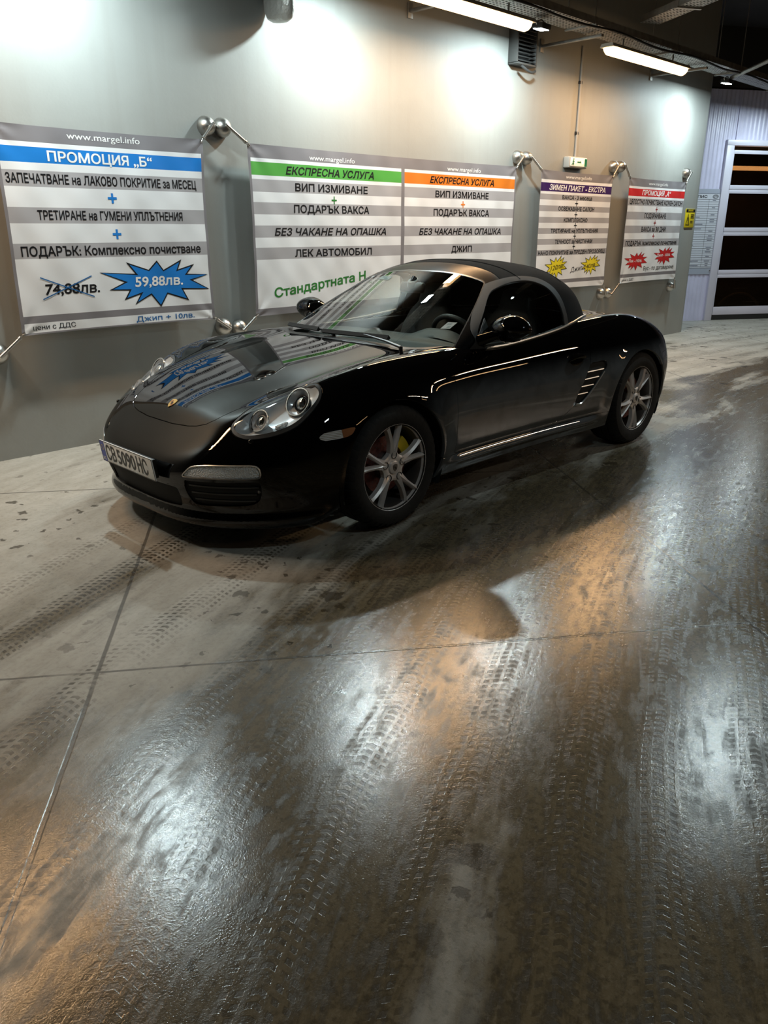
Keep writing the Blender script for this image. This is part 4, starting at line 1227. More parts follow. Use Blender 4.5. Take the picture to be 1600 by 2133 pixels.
# central intake
V, F = intakem; D = np.clip(sdf(V[:, 1], V[:, 2], INTAKE), 0, None); dep = .006 + .09 * (1 - np.exp(-D / .012))
W = V + np.stack([dep, dep * 0, dep * 0], 1)
Wm = np.vstack([W, W * [1, -1, 1]]); Fm = F + [tuple(i + len(V) for i in reversed(f)) for f in F]
ci = link_mesh('centre_intake', Wm, Fm, M_matt, car, sharp=3)
b = MB()
for zz in (.235, .262, .29):
    pts = [(surf_x(abs(Y), zz) + .03, Y, zz) for Y in np.linspace(-.325, .325, 20)]; b.tube(pts, .005, 6)
b.build('grille', M_trimblk, ci)

# ------------------------------------------------------------------ number plate
pc = Vector((-1.012, 0, .394)); tl = rotm('Y', math.radians(-8))
pl = MB()
pl.box(pc, (.006, .520, .112), rot=tl, bev=.002)
plate = pl.build('license_plate', M_platewhite, car); plate['label'] = 'white licence plate with black characters'
def plate_pt(u, v, h): return pc + tl @ Vector((-.003 - h, -u, v))        # u to the right as read, v up
b = MB(); b.prism([(-.258, -.053), (-.215, -.053), (-.215, .053), (-.258, .053)], lambda a, c, t: plate_pt(a, c, t), .0008); b.build('blue_band', M_plateblue, plate)
b = MB()
for s_ in (-.0545, .0545): b.prism([(-.260, s_ - .0016), (.260, s_ - .0016), (.260, s_ + .0016), (-.260, s_ + .0016)], lambda a, c, t: plate_pt(a, c, t), .0012)
for s_ in (-.2585, .2585): b.prism([(s_ - .0016, -.055), (s_ + .0016, -.055), (s_ + .0016, .055), (s_ - .0016, .055)], lambda a, c, t: plate_pt(a, c, t), .0012)
b.build('plate_border', M_trimblk, plate)
for txt, u0, u1, m_, cap, v0, bo in (('СВ', -.203, -.105, M_ink, .076, -.038, .018), ('5090', -.088, .090, M_ink, .076, -.038, .018), ('НС', .108, .208, M_ink, .076, -.038, .018), ('BG', -.251, -.222, M_text_white, .016, -.046, .02)):
    P, F = fitted(txt, u0, u1, v0, cap, None, bo); link_mesh('characters', [plate_pt(a, c, .0014) for a, c in P], F, m_, plate, fix=False)
b = MB()
for k in range(12):
    a = math.pi / 6 * k; q = plate_pt(-.2365 + .0125 * math.cos(a), .020 + .0125 * math.sin(a), .001); b.cyl(q, q + tl @ Vector((-.0006, 0, 0)), .0022, n=5)
b.build('stars', M_yellow, plate)['kind'] = 'stuff'
b = MB(); b.box(pc + tl @ Vector((.012, 0, 0)), (.024, .500, .095), rot=tl, bev=.004); b.build('plate_holder', M_trimblk, car)

# ------------------------------------------------------------------ greenhouse: windscreen, frame, side windows, fabric roof
GREEN = shell_grid(green, .95, 1.85, .80, 60, 56, 110, -12)
rest = GREEN; gaps2 = []
_, rest = cut(*rest, lambda x, Y, z: -body(x, Y, z), .0)
WS = smooth_loop([(.0, 1.199), (.15, 1.197), (.30, 1.184), (.42, 1.163), (.472, 1.147), (.497, 1.122), (.545, 1.066), (.60, .992), (.65, .918), (.70, .838), (.73, .78), (.40, .76), (0, .76), (-.40, .76), (-.73, .78), (-.70, .838), (-.65, .918), (-.60, .992), (-.545, 1.066), (-.497, 1.122), (-.472, 1.147), (-.42, 1.163), (-.30, 1.184), (-.15, 1.197)], 4)
WIN = smooth_loop([(.755, .866), (.775, .915), (.92, 1.012), (1.05, 1.092), (1.12, 1.122), (1.20, 1.143), (1.30, 1.154), (1.40, 1.154), (1.483, 1.141), (1.56, 1.106), (1.603, 1.04), (1.617, .962), (1.612, .90), (1.601, .872), (1.45, .862), (1.271, .850), (1.0, .835), (.80, .825)], 4)
SEAL = smooth_loop([(.735, .80), (.733, .87), (.756, .926), (.905, 1.028), (1.04, 1.110), (1.115, 1.143), (1.20, 1.166), (1.30, 1.177), (1.427, 1.177), (1.548, 1.160), (1.625, 1.115), (1.657, 1.049), (1.664, .959), (1.662, .86), (1.66, .80)], 4)
def ws_d(x, Y, z): return np.minimum(sdf(Y, z, WS), .06 - (x - Wx(Y, z)))
def tk(fn, g=0.0):
    global rest
    ins, gap, rest = split(rest, fn, g); return ins
wsm = tk(ws_d)
glintm = tk(lambda x, Y, z: ws_d(x, Y, z) + .0045)
winm = tk(lambda x, Y, z: np.minimum(sdf(x, z, WIN), Y - .3))
sealm = tk(lambda x, Y, z: np.minimum(sdf(x, z, SEAL), Y - .3), .0006)
framem = tk(lambda x, Y, z: .088 - .048 * step(1.08, 1.17, z) - (x - Wx(Y, z)), .0012)
ws = panel('windscreen', wsm, green, M_windscreen, car, rim=.004)
panel('windscreen_seal_glint', glintm, green, M_sealglint, ws, rim=.004, off=.0012)  # silver strip stands in for light glinting along the windscreen seal
panel('windscreen_frame', framem, green, M_frame, car, rim=.02)
roof = panel('soft_top', rest, green, M_canvas, car, rim=.012)
for sd, s in (('near', -1), ('far', 1)):
    win = panel('side_window', winm, green, M_sideglass, car, sd, rim=.004, off=-.006)
    panel('window_seal', sealm, green, M_seal, win, sd, rim=.012, off=.002)
    b = MB(); b.prism([(.765, .868), (.775, .905), (.875, .978), (.872, .868)], lambda a, c, t: (a, (surf_y(a, c, green) + .001 + t) * s, c), .003); b.build('mirror_sail', M_seal, win)
# bright moulding along the foot of the windows and the roof
pts = []
for sgn in (-1, 1):
    q = []
    for x in np.linspace(.80, 1.70, 22):
        z = surf(x, 0.0); y_ = .74
        for _ in range(25):
            z = surf(x, y_); y2 = surf_y(x, z, green); y_ = .5 * y_ + .5 * y2
        q.append((x, (y_ + .006) * sgn, z + .005))
    for a in np.linspace(.06, math.pi / 2, 22):
        c0 = np.array([1.70, 0.0]); d = np.array([math.sin(a), math.cos(a)])
        lo, hi = .1, 1.2
        for _ in range(24):
            m_ = .5 * (lo + hi); p = c0 + d * m_
            if green(np.array([p[0]]), np.array([p[1]]), np.array([surf(p[0], p[1])]))[0] < 0: lo = m_
            else: hi = m_
        p = c0 + d * (lo + .006); q.append((p[0], p[1] * sgn, surf(p[0], p[1]) + .005))
    pts += q if sgn < 0 else q[::-1][1:]
b = MB(); b.tube(pts, .0085, 8); b.build('belt_moulding', M_silver, car)
# roof seams
for x in (1.36, 1.80):
    q = []
    for t in np.linspace(-1, 1, 31):
        Y = abs(t) * .56
        q.append((x, t * .56, surf(x, Y, f=green) + .001))
    b = MB(); b.tube(q, .0035, 6); b.build('roof_seam', M_canvas, roof)

# ------------------------------------------------------------------ arches, wheels
def wheel(cx, cz, s, face, R, width, rot, kind):
    """face: distance of the rim face from the middle; s: side"""
    sgn = s
    def P(r, a, w): return (cx - r * math.sin(a) * 1.0, sgn * (face + w), cz + r * math.cos(a))     # a from the top, towards the front
    c = (cx, sgn * face, cz); ax = (0, sgn, 0)
    def lathe(b, prof, n=72, mi=0, closed=False): b.lathe(prof, c, ax, n, mi, closed)
    b = MB()
    lathe(b, [(.2335, -.012), (.2345, -.003), (.231, .003), (.222, .002), (.2165, -.006), (.2125, -.020)], mi=0)
    lathe(b, [(.2125, -.020), (.205, -.04), (.200, -.09), (.192, -.15), (.20, -.19), (.23, -.195)], mi=1)
    # hub with lobes
    n = 100; ring = []
    for (rr, w) in ((.030, -.016), (.050, -.012), (.070, -.013), (.080, -.018), (.083, -.040), (.06, -.06)):
        ring.append([P(rr + (.010 * math.cos(5 * (2 * math.pi * k / n - rot)) if rr > .06 else 0), 2 * math.pi * k / n, w) for k in range(n)])
    V = [p for r_ in ring for p in r_]; F = [(i * n + k, i * n + (k + 1) % n, (i + 1) * n + (k + 1) % n, (i + 1) * n + k) for i in range(len(ring) - 1) for k in range(n)]
    b.add(V, F, 0)
    for L in range(5):
        la = rot + 2 * math.pi * L / 5
        for sd in (-1, 1):
            V, F = [], []
            rs = np.linspace(.060, .219, 12)
            for r in rs:
                t = (r - .06) / .159
                a = la + sd * (math.radians(5.5) + math.radians(6.8) * t ** .9)
                hw = (.0185 - .0095 * min(1, t * 2.2) + (.006 * max(0, (t - .85) / .15) ** 2)) / r
                top = -.011 + .010 * math.sin(math.pi * t) * .6 + .007 * t
                for da, w in ((-1.25, top - .032), (-1.0, top - .007), (-sd * .25, top + .003), (1.0, top - .007), (1.25, top - .032)):
                    V.append(P(r, a + hw * da, w))
            for i in range(len(rs) - 1):
                for j in range(5): F.append((i * 5 + j, i * 5 + (j + 1) % 5, (i + 1) * 5 + (j + 1) % 5, (i + 1) * 5 + j))
            b.add(V, F, 0)
    rim = b.build('wheel', [M_rimsilver, M_barrel], car, sharp=.7)
    for L in range(5):
        q = Vector(P(.064, rot + 2 * math.pi * L / 5, -.013)); b = MB()
        b.lathe([(.0195, .004), (.0175, .005), (.0165, -.014), (.0005, -.014)], q, ax, 18, 0)
        b.lathe([(.0095, -.014), (.0095, -.004), (.0065, -.001), (.0005, -.001)], q, ax, 6, 1); b.build('lug_bolt', [M_trimblk, M_barrel], rim)
    b = MB(); lathe(b, [(.034, -.016), (.0335, -.008), (.028, -.005), (.0005, -.004)], 40); b.build('hub_cap', M_rimsilver, rim)
    crest(rim, P(0, 0, -.0045), ax, (0, 0, 1), .030, .038, 'cap_crest')
    # tyre
    b = MB(); hw = width
    prof = [(.214, -.004), (.226, .004), (.244, .010), (.266, .013), (R - .030, .009), (R - .014, -.003), (R - .004, -.018), (R - .0005, -.034), (R, -.052), (R - .007, -.054), (R - .007, -.062), (R, -.064),
            (R, -hw / 2 + .003), (R - .007, -hw / 2 + .001), (R - .007, -hw / 2 - .007), (R, -hw / 2 - .009), (R, -hw + .058), (R - .007, -hw + .056), (R - .007, -hw + .048), (R, -hw + .046), (R - .001, -hw + .028), (R - .006, -hw + .012), (R - .018, -hw - .002), (R - .035, -hw - .01), (.25, -hw - .010), (.22, -hw + .004)]
    n = 144; V, F = [], []
    for i, (r, w) in enumerate(prof):
        for k in range(n):
            rr = r
            if k % 3 == 0 and R - .020 < r <= R - .0003 + .001 and (w > -.050 or w < -hw + .044): rr = r - .006
            a = 2 * math.pi * (k + (.9 if k % 3 == 0 else 0)) / n
            V.append(P(rr, a, w))
    for i in range(len(prof) - 1):
        for k in range(n): F.append((i * n + k, i * n + (k + 1) % n, (i + 1) * n + (k + 1) % n, (i + 1) * n + k))
    # flattened a little where it stands
    V = [(x, y, max(z, .0005)) for x, y, z in V]
    b.add(V, F); b.build('tyre', M_tyre, rim, sharp=.5)
    # brake
    rd = .150
    b = MB(); lathe(b, [(.075, -.080), (rd, -.080), (rd, -.104), (.075, -.104)], 60, closed=True); lathe(b, [(.075, -.08), (.075, -.055), (.055, -.050), (.0005, -.050)], 40, mi=1)
    nh = 0
    for rr, m_ in ((.095, 15), (.115, 18), (.135, 21)):
        for k in range(m_):
            q = P(rr, 2 * math.pi * (k + .5 * nh) / m_, -.0795); b.lathe([(.0035, .0), (.0005, .0003)], q, ax, 8, mi=1)
        nh += 1
    b.build('brake_disc', [M_disc, M_barrel], rim)
    b = MB(); a0, a1 = (math.radians(-86), math.radians(-34)) if kind == 'front' else (math.radians(40), math.radians(88))
    out = [(r_, a) for r_, a in [(.112, a) for a in np.linspace(a0, a1, 9)] + [(.172, a) for a in np.linspace(a1 - .06, a0 + .06, 9)]]
    b.prism(out, lambda r_, a, t: P(r_, a, -.058 - t), .07); b.build('brake_caliper', M_yellowcal, rim, sharp=.5)
    return rim
FR, RR = .318, .325
for s in (-1, 1):
    wheel(0.0, FR, s, .842, FR, .205, 0.0, 'front'); wheel(2.415, RR, s, .862, RR, .225, math.radians(36), 'rear')
    for cx, r in ((-.006, .372), (2.395, .400)):
        b = MB(); V, F = [], []
        A = np.linspace(math.radians(-118), math.radians(118), 40)
        for a in A:
            for Y, rr in ((.48, .18), (.48, r), (.845, r)): V.append((cx + rr * math.sin(a), s * Y, .325 + min(rr, r) * math.cos(a) * (.93 if rr > .2 else 1)))
        for i in range(len(A) - 1):
            for j in range(2): F.append((i * 3 + j, i * 3 + j + 1, (i + 1) * 3 + j + 1, (i + 1) * 3 + j))
        V = [(x, y, max(z, .16)) for x, y, z in V]
        b.add(V, F); b.build('wheel_arch_liner', M_matt, car)

# ------------------------------------------------------------------ doors: handle, mirror; side vents
for sd, s in (('near', -1), ('far', 1)):
    dr = doors[sd]
    hx, hz = 1.602, .686; Y = surf_y(hx, hz); n0 = nrm((hx, Y, hz)); n0.y *= s
    ex = Vector((1, 0, .0)); ex = (ex - n0 * ex.dot(n0)).normalized(); ey = n0.cross(ex); ey = ey if ey.z > 0 else -ey; c = Vector((hx, Y * s, hz))
    def ell(b, c, a, bb, h, n=32, m=8):
        V = [c + n0 * h]; F = []
        for i in range(1, m + 1):
            t = math.pi / 2 * i / m
            for k in range(n):
                q = 2 * math.pi * k / n; V.append(c + ex * (a * math.sin(t) * math.cos(q)) + ey * (bb * math.sin(t) * math.sin(q)) + n0 * (h * math.cos(t)))
        for k in range(n): F.append((0, 1 + k, 1 + (k + 1) % n))
        for i in range(m - 1):
            for k in range(n): F.append((1 + i * n + k, 1 + (i + 1) * n + k, 1 + (i + 1) * n + (k + 1) % n, 1 + i * n + (k + 1) % n))
        b.add(V, F)
    b = MB(); ell(b, c - n0 * .006, .090, .046, .010); hnd = b.build('door_handle', M_gloss, dr)
    b = MB()
    q = [c + ex * x + ey * (.018 - 6 * (x * x) * .45) + n0 * (.022 - 1.7 * x * x) for x in np.linspace(-.088, .088, 15)]
    b.tube(q, [.005 + .012 * math.sin(math.pi * i / 14) ** .6 for i in range(15)], 10)
    b.build('pull', M_gloss, dr)
    # mirror
    mc = Vector((.900, .870 * s, .930))
    mp = empty('side_mirror', mc, car)
    b = MB(); V, F = [], []; nu, nv = 28, 20
    for i in range(nu):
        u = i / (nu - 1)                                     # along the pod, from the inner end out
        for k in range(nv):
            a = 2 * math.pi * k / nv
            w = math.sin(math.pi * min(.995, u * .985 + .01)) ** .62
            L = -.175 + .300 * u
            hx_ = .100 * w; hz_ = .076 * w
            cxs = math.cos(a); x = hx_ * (cxs if cxs < 0 else cxs * .45)
            V.append((mc.x + x + .02 * (1 - u) - .01, mc.y + s * L, mc.z + hz_ * math.sin(a) + .006 - .022 * (1 - u) ** 2))
    for i in range(nu - 1):
        for k in range(nv): F.append((i * nv + k, i * nv + (k + 1) % nv, (i + 1) * nv + (k + 1) % nv, (i + 1) * nv + k))
    F += [tuple(range(nv)), tuple(range((nu - 1) * nv, nu * nv))]
    b.add(V, F); b.build('mirror_shell', M_paint, mp, sharp=.9)
    b = MB(); b.tube([(.765, .725 * s, .862), (.79, .755 * s, .877), (.83, .79 * s, .895), (.868, .83 * s, .914)], [.036, .031, .029, .036], 14); b.build('mirror_arm', M_paint, mp)
    b = MB(); b.tube([(.775, .735 * s, .866), (.83, .775 * s, .874), (.86, .82 * s, .887)], [.016, .012, .010], 10); b.build('mirror_foot', M_trimblk, mp)
    b = MB(); b.lathe([(.0005, .0), (.06, .0)], mc + Vector((.037, .0, .004)), (1, 0, 0), 28); b.build('mirror_glass', M_chrome, mp)
    # vent behind the door
    V, F = ventm; D = np.clip(sdf(V[:, 0], V[:, 2], VENT), 0, None); dep = .004 + .07 * (1 - np.exp(-D / .010)); W = V - np.stack([dep * 0, dep, dep * 0], 1)
    vt = link_mesh('side_vent', W * [1, s, 1], F, M_matt, car, sharp=3)
    for (xa, za, xb, zb) in ((1.716, .594, 1.900, .596), (1.682, .551, 1.842, .553), (1.650, .509, 1.786, .509), (1.616, .464, 1.730, .464)):
        q = [(x, (surf_y(x, z) - .010) * s, z) for x, z in [(xa + (xb - xa) * t, za + (zb - za) * t) for t in np.linspace(0, 1, 8)]]
        b = MB(); V2, F2 = [], []
        for (x, y, z) in q:
            for dy, dz in ((.004, .003), (.006, -.002), (-.030, -.010), (-.030, -.004)): V2.append((x, y + dy * s, z + dz))
        for i in range(len(q) - 1):
            for j in range(4): F2.append((i * 4 + j, i * 4 + (j + 1) % 4, (i + 1) * 4 + (j + 1) % 4, (i + 1) * 4 + j))
        b.add(V2, F2); b.build('slat', M_silver, vt)
    k0 = int(np.argmin(np.hypot(VENT[:, 0] - 1.905, VENT[:, 1] - .585))); k1 = int(np.argmin(np.hypot(VENT[:, 0] - 1.60, VENT[:, 1] - .405)))
    ids = list(range(k0, k1 + 1)) if k1 > k0 else list(range(k0, len(VENT))) + list(range(0, k1 + 1))
    q = [(VENT[i, 0] - .004, (surf_y(VENT[i, 0], VENT[i, 1]) + .000) * s, VENT[i, 1] + .003) for i in ids]
    m_ = len(q); b = MB(); b.tube(q, [.004 + .009 * (i / m_) ** 1.5 for i in range(m_)], 8); b.build('vent_rim', M_silver, vt)

# ------------------------------------------------------------------ wipers, screen stickers
def wiper(a, m, e, label=None):
    """a: arm pivot, m: where arm meets blade, e/f: blade ends"""
    w = empty('wiper', a, car)
    b = MB(); b.tube([Vector(a), Vector(a) * .6 + Vector(m) * .4 + Vector((0, 0, .012)), Vector(m) + Vector((0, 0, .016))], [.009, .007, .005], 10); b.cyl(Vector(a) - Vector((0, 0, .03)), Vector(a) + Vector((0, 0, .006)), .011, n=16); b.build('wiper_arm', M_trimblk, w)
    b = MB(); e0, e1 = Vector(e[0]), Vector(e[1]); n = 10
    V, F = [], []
    for i in range(n + 1):
        p = e0.lerp(e1, i / n); p.z = max(p.z, 0)
        for dx, dz in ((-.016, .005), (0, .024), (.014, .006), (0, -.003)): V.append((p.x + dx, p.y, p.z + dz))
    for i in range(n):
        for j in range(4): F.append((i * 4 + j, i * 4 + (j + 1) % 4, (i + 1) * 4 + (j + 1) % 4, (i + 1) * 4 + j))
    F += [(0, 1, 2, 3), tuple(4 * n + j for j in range(4))]
    b.add(V, F); b.build('wiper_blade', M_matt, w)
    return w
def on_ws(Y, z, lift=.006): return (float(Wx(np.array(abs(Y)), np.array(z))) - lift, Y, z + lift * 1.6)
def base_z(Y, up): 
    """height of the foot of the glass"""
    z = .9
    for _ in range(20):
        x = float(Wx(np.array(abs(Y)), np.array(z))); z = .5 * z + .5 * surf(x - .01, abs(Y))
    return z + up
def blade(y0, y1, u0, u1): return [on_ws(y0, base_z(y0, u0), .010), on_ws(y1, base_z(y1, u1), .010)]
wp = (.385, -.50, surf(.385, .50) + .012); e = blade(.10, -.38, .000, .012)
wiper(wp, Vector(e[0]).lerp(Vector(e[1]), .62), e)
wp = (.36, .02, surf(.36, .02) + .012); e = blade(.64, .16, -.006, .006)
wiper(wp, Vector(e[0]).lerp(Vector(e[1]), .60), e)
M_paper = simple('sticker_pale', (.17, .215, .205), .5); M_paper2 = simple('sticker_print', (.05, .10, .10), .5)
def sticker(y0, z0, y1, z1, name):
    b = MB(); q = lambda y, z, l: (float(Wx(np.array(abs(y)), np.array(z))) + l, y, z)
    b.grid(lambda u, v: q(y0 + (y1 - y0) * u, z0 + (z1 - z0) * v, .004), 5, 5, 0)
    b.grid(lambda u, v: q(y0 + (y1 - y0) * (.15 + .5 * u), z0 + (z1 - z0) * (.55 + .3 * v), .0035), 3, 3, 1); b.grid(lambda u, v: q(y0 + (y1 - y0) * (.5 + .35 * u), z0 + (z1 - z0) * (.12 + .3 * v), .0035), 3, 3, 1)
    b.build(name, [M_paper, M_paper2], ws)
sticker(-.542, .926, -.588, .956, 'screen_sticker'); sticker(.33, 1.142, .21, 1.160, 'screen_sticker')

# ------------------------------------------------------------------ cabin
b = MB()
def dsh(u, v):
    y = -.66 + 1.32 * u; prof = [(.56, .80), (.62, .838), (.72, .848), (.86, .845), (.93, .82), (.95, .76), (.93, .62), (.90, .45)]
    k = v * (len(prof) - 1); i = min(int(k), len(prof) - 2); t = k - i; x = prof[i][0] * (1 - t) + prof[i + 1][0] * t; z = prof[i][1] * (1 - t) + prof[i + 1][1] * t
    hoodb = .050 * math.exp(-((y + .36) / .17) ** 4) * math.exp(-((x - .87) / .10) ** 2)
    return (x + .10 * (abs(y) / .66) ** 2 * (1 if v < .3 else .2), y, z + hoodb - .02 * (abs(y) / .66) ** 4)
b.grid(dsh, 50, 36); b.build('dashboard', M_dash, car, sharp=1.0)
st = empty('steering_wheel', (1.02, -.36, .80), car)
ax = Vector((.88, 0, .47)).normalized(); c = Vector((1.03, -.36, .795)); xx = Vector((0, 1, 0)); yy = ax.cross(xx)
b = MB(); b.tube([c + xx * (.185 * math.cos(t)) + yy * (.185 * math.sin(t)) for t in np.linspace(0, 2 * math.pi, 48, endpoint=False)], .0155, 12, closed=True); b.build('wheel_ring', M_leather, st)
b = MB()
for t in (math.radians(95) * 0, math.pi, -math.pi / 2 if yy.z > 0 else math.pi / 2): b.tube([c - ax * .02, c + xx * (.09 * math.cos(t)) + yy * (.09 * math.sin(t)) - ax * .012, c + xx * (.18 * math.cos(t)) + yy * (.18 * math.sin(t))], [.028, .018, .012], 8)
b.build('wheel_spokes', M_trimblk, st)
b = MB(); b.lathe([(.075, -.03), (.072, .0), (.05, .014), (.0005, .02)], c - ax * .02, ax, 28); b.build('airbag_pad', M_leather, st)
b = MB(); b.cyl(c - ax * .03, c - ax * .22, .035, n=16); b.build('steering_column', M_trimblk, st)
def seat(y):
    t = empty('seat', (1.40, y, .30), car)
    def slab(name, path, hw, th, m):
        bb = MB(); V, F = [], []; n = 16
        for (x, z, w, d) in path:
            for k in range(n):
                a = 2 * math.pi * k / n; ca, sa = math.cos(a), math.sin(a)
                V.append((x + d * (abs(sa) ** .6) * (1 if sa > 0 else -1), y + w * (abs(ca) ** .5) * (1 if ca > 0 else -1), z))
        for i in range(len(path) - 1):
            for k in range(n): F.append((i * n + k, i * n + (k + 1) % n, (i + 1) * n + (k + 1) % n, (i + 1) * n + k))
        F += [tuple(range(n)), tuple(range((len(path) - 1) * n, len(path) * n))]
        bb.add(V, F); bb.build(name, m, t, sharp=1.2)
    slab('backrest', [(1.46, .38, .22, .07), (1.49, .50, .25, .08), (1.53, .65, .255, .075), (1.57, .80, .235, .065), (1.60, .90, .19, .06), (1.615, .96, .13, .05), (1.625, 1.00, .125, .05), (1.635, 1.06, .115, .045), (1.64, 1.085, .08, .03)], 0, 0, M_leather)
    bb = MB(); bb.box((1.25, y, .40), (.50, .50, .14), bev=.05, seg=4); bb.build('cushion', M_leather, t)
seat(-.36); seat(.36)
b = MB()
b.box((1.30, 0, .30), (1.50, 1.30, .03)); b.box((1.83, 0, .60), (.03, 1.34, .58)); b.box((.62, 0, .52), (.03, 1.34, .50)); b.box((1.25, 0, .42), (.9, .22, .22), bev=.03)
for s in (-1, 1): b.box((1.18, .715 * s, .58), (1.15, .03, .52), bev=.01)
b.box((2.05, 0, .86), (.5, 1.1, .02))
b.build('cabin_tub', M_dash, car)
mr = empty('interior_mirror', (.99, 0, 1.12), car)
b = MB(); V, F = [], []
cmr = Vector((1.005, .0, 1.105))
b.box(cmr, (.035, .20, .065), rot=rotm('Y', .25), bev=.016, seg=4); b.build('mirror_case', M_trimblk, mr)
b = MB(); b.tube([on_ws(0.0, 1.165, -.004), cmr + Vector((-.01, 0, .03))], [.022, .012], 12); b.lathe([(.0005, .03), (.035, .03), (.045, .0), (.04, -.02)], Vector(on_ws(.0, 1.155, -.02)), (-.42, 0, .9), 24); b.build('mirror_foot', M_trimblk, mr)
# ------------------------------------------------------------------ things on the wall and under the ceiling
# cable trays: perforated sheet with folded sides
def tray(p0, p1, w, name_label, h=.06):
    p0, p1 = Vector(p0), Vector(p1); d = (p1 - p0); L = d.length; d.normalize(); sd = Vector((0, 0, 1)).cross(d).normalized()
    t = tag(empty('cable_tray', p0), name_label, 'cable tray')
    b = MB()
    nx = int(L / .05); ny = max(3, int(round(w / .035)))
    dx, dy = L / nx, w / ny
    V, F = [], []
    def P(a, c, z=0): return p0 + d * a + sd * (c - w / 2) + Vector((0, 0, z))
    for i in range(nx):
        for j in range(ny):
            x0, x1, y0, y1 = i * dx, (i + 1) * dx, j * dy, (j + 1) * dy
            ox = dx * .5 * (j % 2) * 0
            hx0, hx1, hy0, hy1 = x0 + dx * .22, x1 - dx * .22, y0 + dy * .27, y1 - dy * .27
            k = len(V)
            V += [P(x0, y0), P(x1, y0), P(x1, y1), P(x0, y1), P(hx0, hy0), P(hx1, hy0), P(hx1, hy1), P(hx0, hy1)]
            F += [(k, k + 1, k + 5, k + 4), (k + 1, k + 2, k + 6, k + 5), (k + 2, k + 3, k + 7, k + 6), (k + 3, k, k + 4, k + 7)]
    b.add(V, F); b.build('tray_bottom', M_galv, t, fix=False)
    for s in (0, w):
        b = MB(); b.add([P(0, s), P(L, s), P(L, s, h), P(0, s, h)], [(0, 1, 2, 3)]); b.build('tray_side', M_galv, t, fix=False)
    for k in range(4):
        b = MB()
        y = w * (.2 + .2 * k); pts = [P(L * i / 30, y + .01 * math.sin(i * 1.7 + k), .018 + .004 * math.sin(i * 2.3 + k * 2)) for i in range(31)]; b.tube(pts, .009, 6); b.build('cable', M_black, t)
    n = max(2, int(L / 1.6))
    for i in range(n):
        a = L * (i + .5) / n
        for s in (.0, w):
            b = MB(); b.cyl(P(a, s, .0), P(a, s, ZTOP - p0.z), .005, n=6); b.build('hanger_rod', M_galv, t)
        b = MB()
        b.box(P(a, w / 2, -.008), (.03, w + .04, .012), rot=Matrix((d, sd, Vector((0, 0, 1)))).transposed()); b.build('cross_bar', M_galv, t)
    return t
tray((-4.5, 1.22, 3.235), (12.0, 1.22, 3.235), .30, 'long perforated cable tray carrying the warm battens and floodlights')
tray((5.45, 1.0, 3.36), (4.2, -1.2, 3.36), .22, 'short perforated cable tray crossing towards the lane')

# arms that hold the tray to the wall
for i, x in enumerate((2.9, 4.85, 7.15, 9.6)):
    if x < 9:
        b = MB(); b.box((x, 1.50, 3.195), (.04, .70, .025), bev=.003); b.box((x, YW - .006, 3.20), (.06, .012, .12), bev=.003)
        tag(b.build('tray_bracket', M_galv), ('tray bracket above the wrapped pipe end', 'tray bracket between the grille and the whole lit batten', 'tray bracket past the end of the whole lit batten')[i], 'bracket', 'tray brackets')
# a thin ceiling pipe that meets the tray by the far floodlight
b = MB(); b.tube([(8.02, 1.24, 3.20), (7.55, .75, 3.21), (6.6, -.25, 3.24), (5.0, -1.9, 3.28)], .022, 10)
for x, y, z in ((7.3, .5, 3.22), (5.6, -1.3, 3.27)): b.cyl((x, y, z), (x, y, ZTOP), .005, n=6)
tag(b.build('ceiling_pipe', M_greymetal), 'thin grey pipe slanting away above the far floodlight', 'pipe')
# cable run under the tray
b = MB(); b.tube([(x, 1.03 - .01 * math.sin(x * 3), 3.20 + .012 * math.sin(x * 4.1)) for x in np.linspace(-3, 11.5, 90)], .011, 6)
tag(b.build('cable', M_black), 'black cable slung along the front edge of the long tray', 'cable')
# louvred ventilation box on the wall
M_vent = simple('dull_vent_metal', (.10, .10, .098), .5, metal=.5)
gv = tag(empty('ventilation_grille', (4.46, YW, 3.15)), 'louvred metal ventilation box high on the wall', 'ventilation grille')
gx0, gx1, gz0, gz1, gd = 4.31, 4.62, 2.975, 3.36, .11
b = MB()
for x in (gx0, gx1): b.box((x, YW - gd / 2, (gz0 + gz1) / 2), (.018, gd, gz1 - gz0), bev=.002)
for z in (gz0, gz1): b.box(((gx0 + gx1) / 2, YW - gd / 2, z), (gx1 - gx0 + .018, gd, .018), bev=.002)
b.build('casing', M_vent, gv)
for k in range(11):
    z = gz0 + .03 + k * (gz1 - gz0 - .05) / 10
    b = MB(); b.box(((gx0 + gx1) / 2, YW - gd + .012, z), (gx1 - gx0 - .02, .03, .004), rot=rotm('X', .6)); b.build('slat', M_vent, gv)
b = MB(); b.box(((gx0 + gx1) / 2, YW - .012, (gz0 + gz1) / 2), (gx1 - gx0 - .02, .02, gz1 - gz0 - .02)); b.build('back', M_matt, gv)
b = MB(); pts = [(gx0 + (gx1 - gx0) * (.25 + .75 * t), YW - gd + .005 - .02 * math.sin(3.14 * t), gz0 - .02 - .045 * math.sin(2.6 * t)) for t in np.linspace(0, 1, 16)]
b.tube(pts, .012, 8); b.build('torn_foil', M_vent, gv)

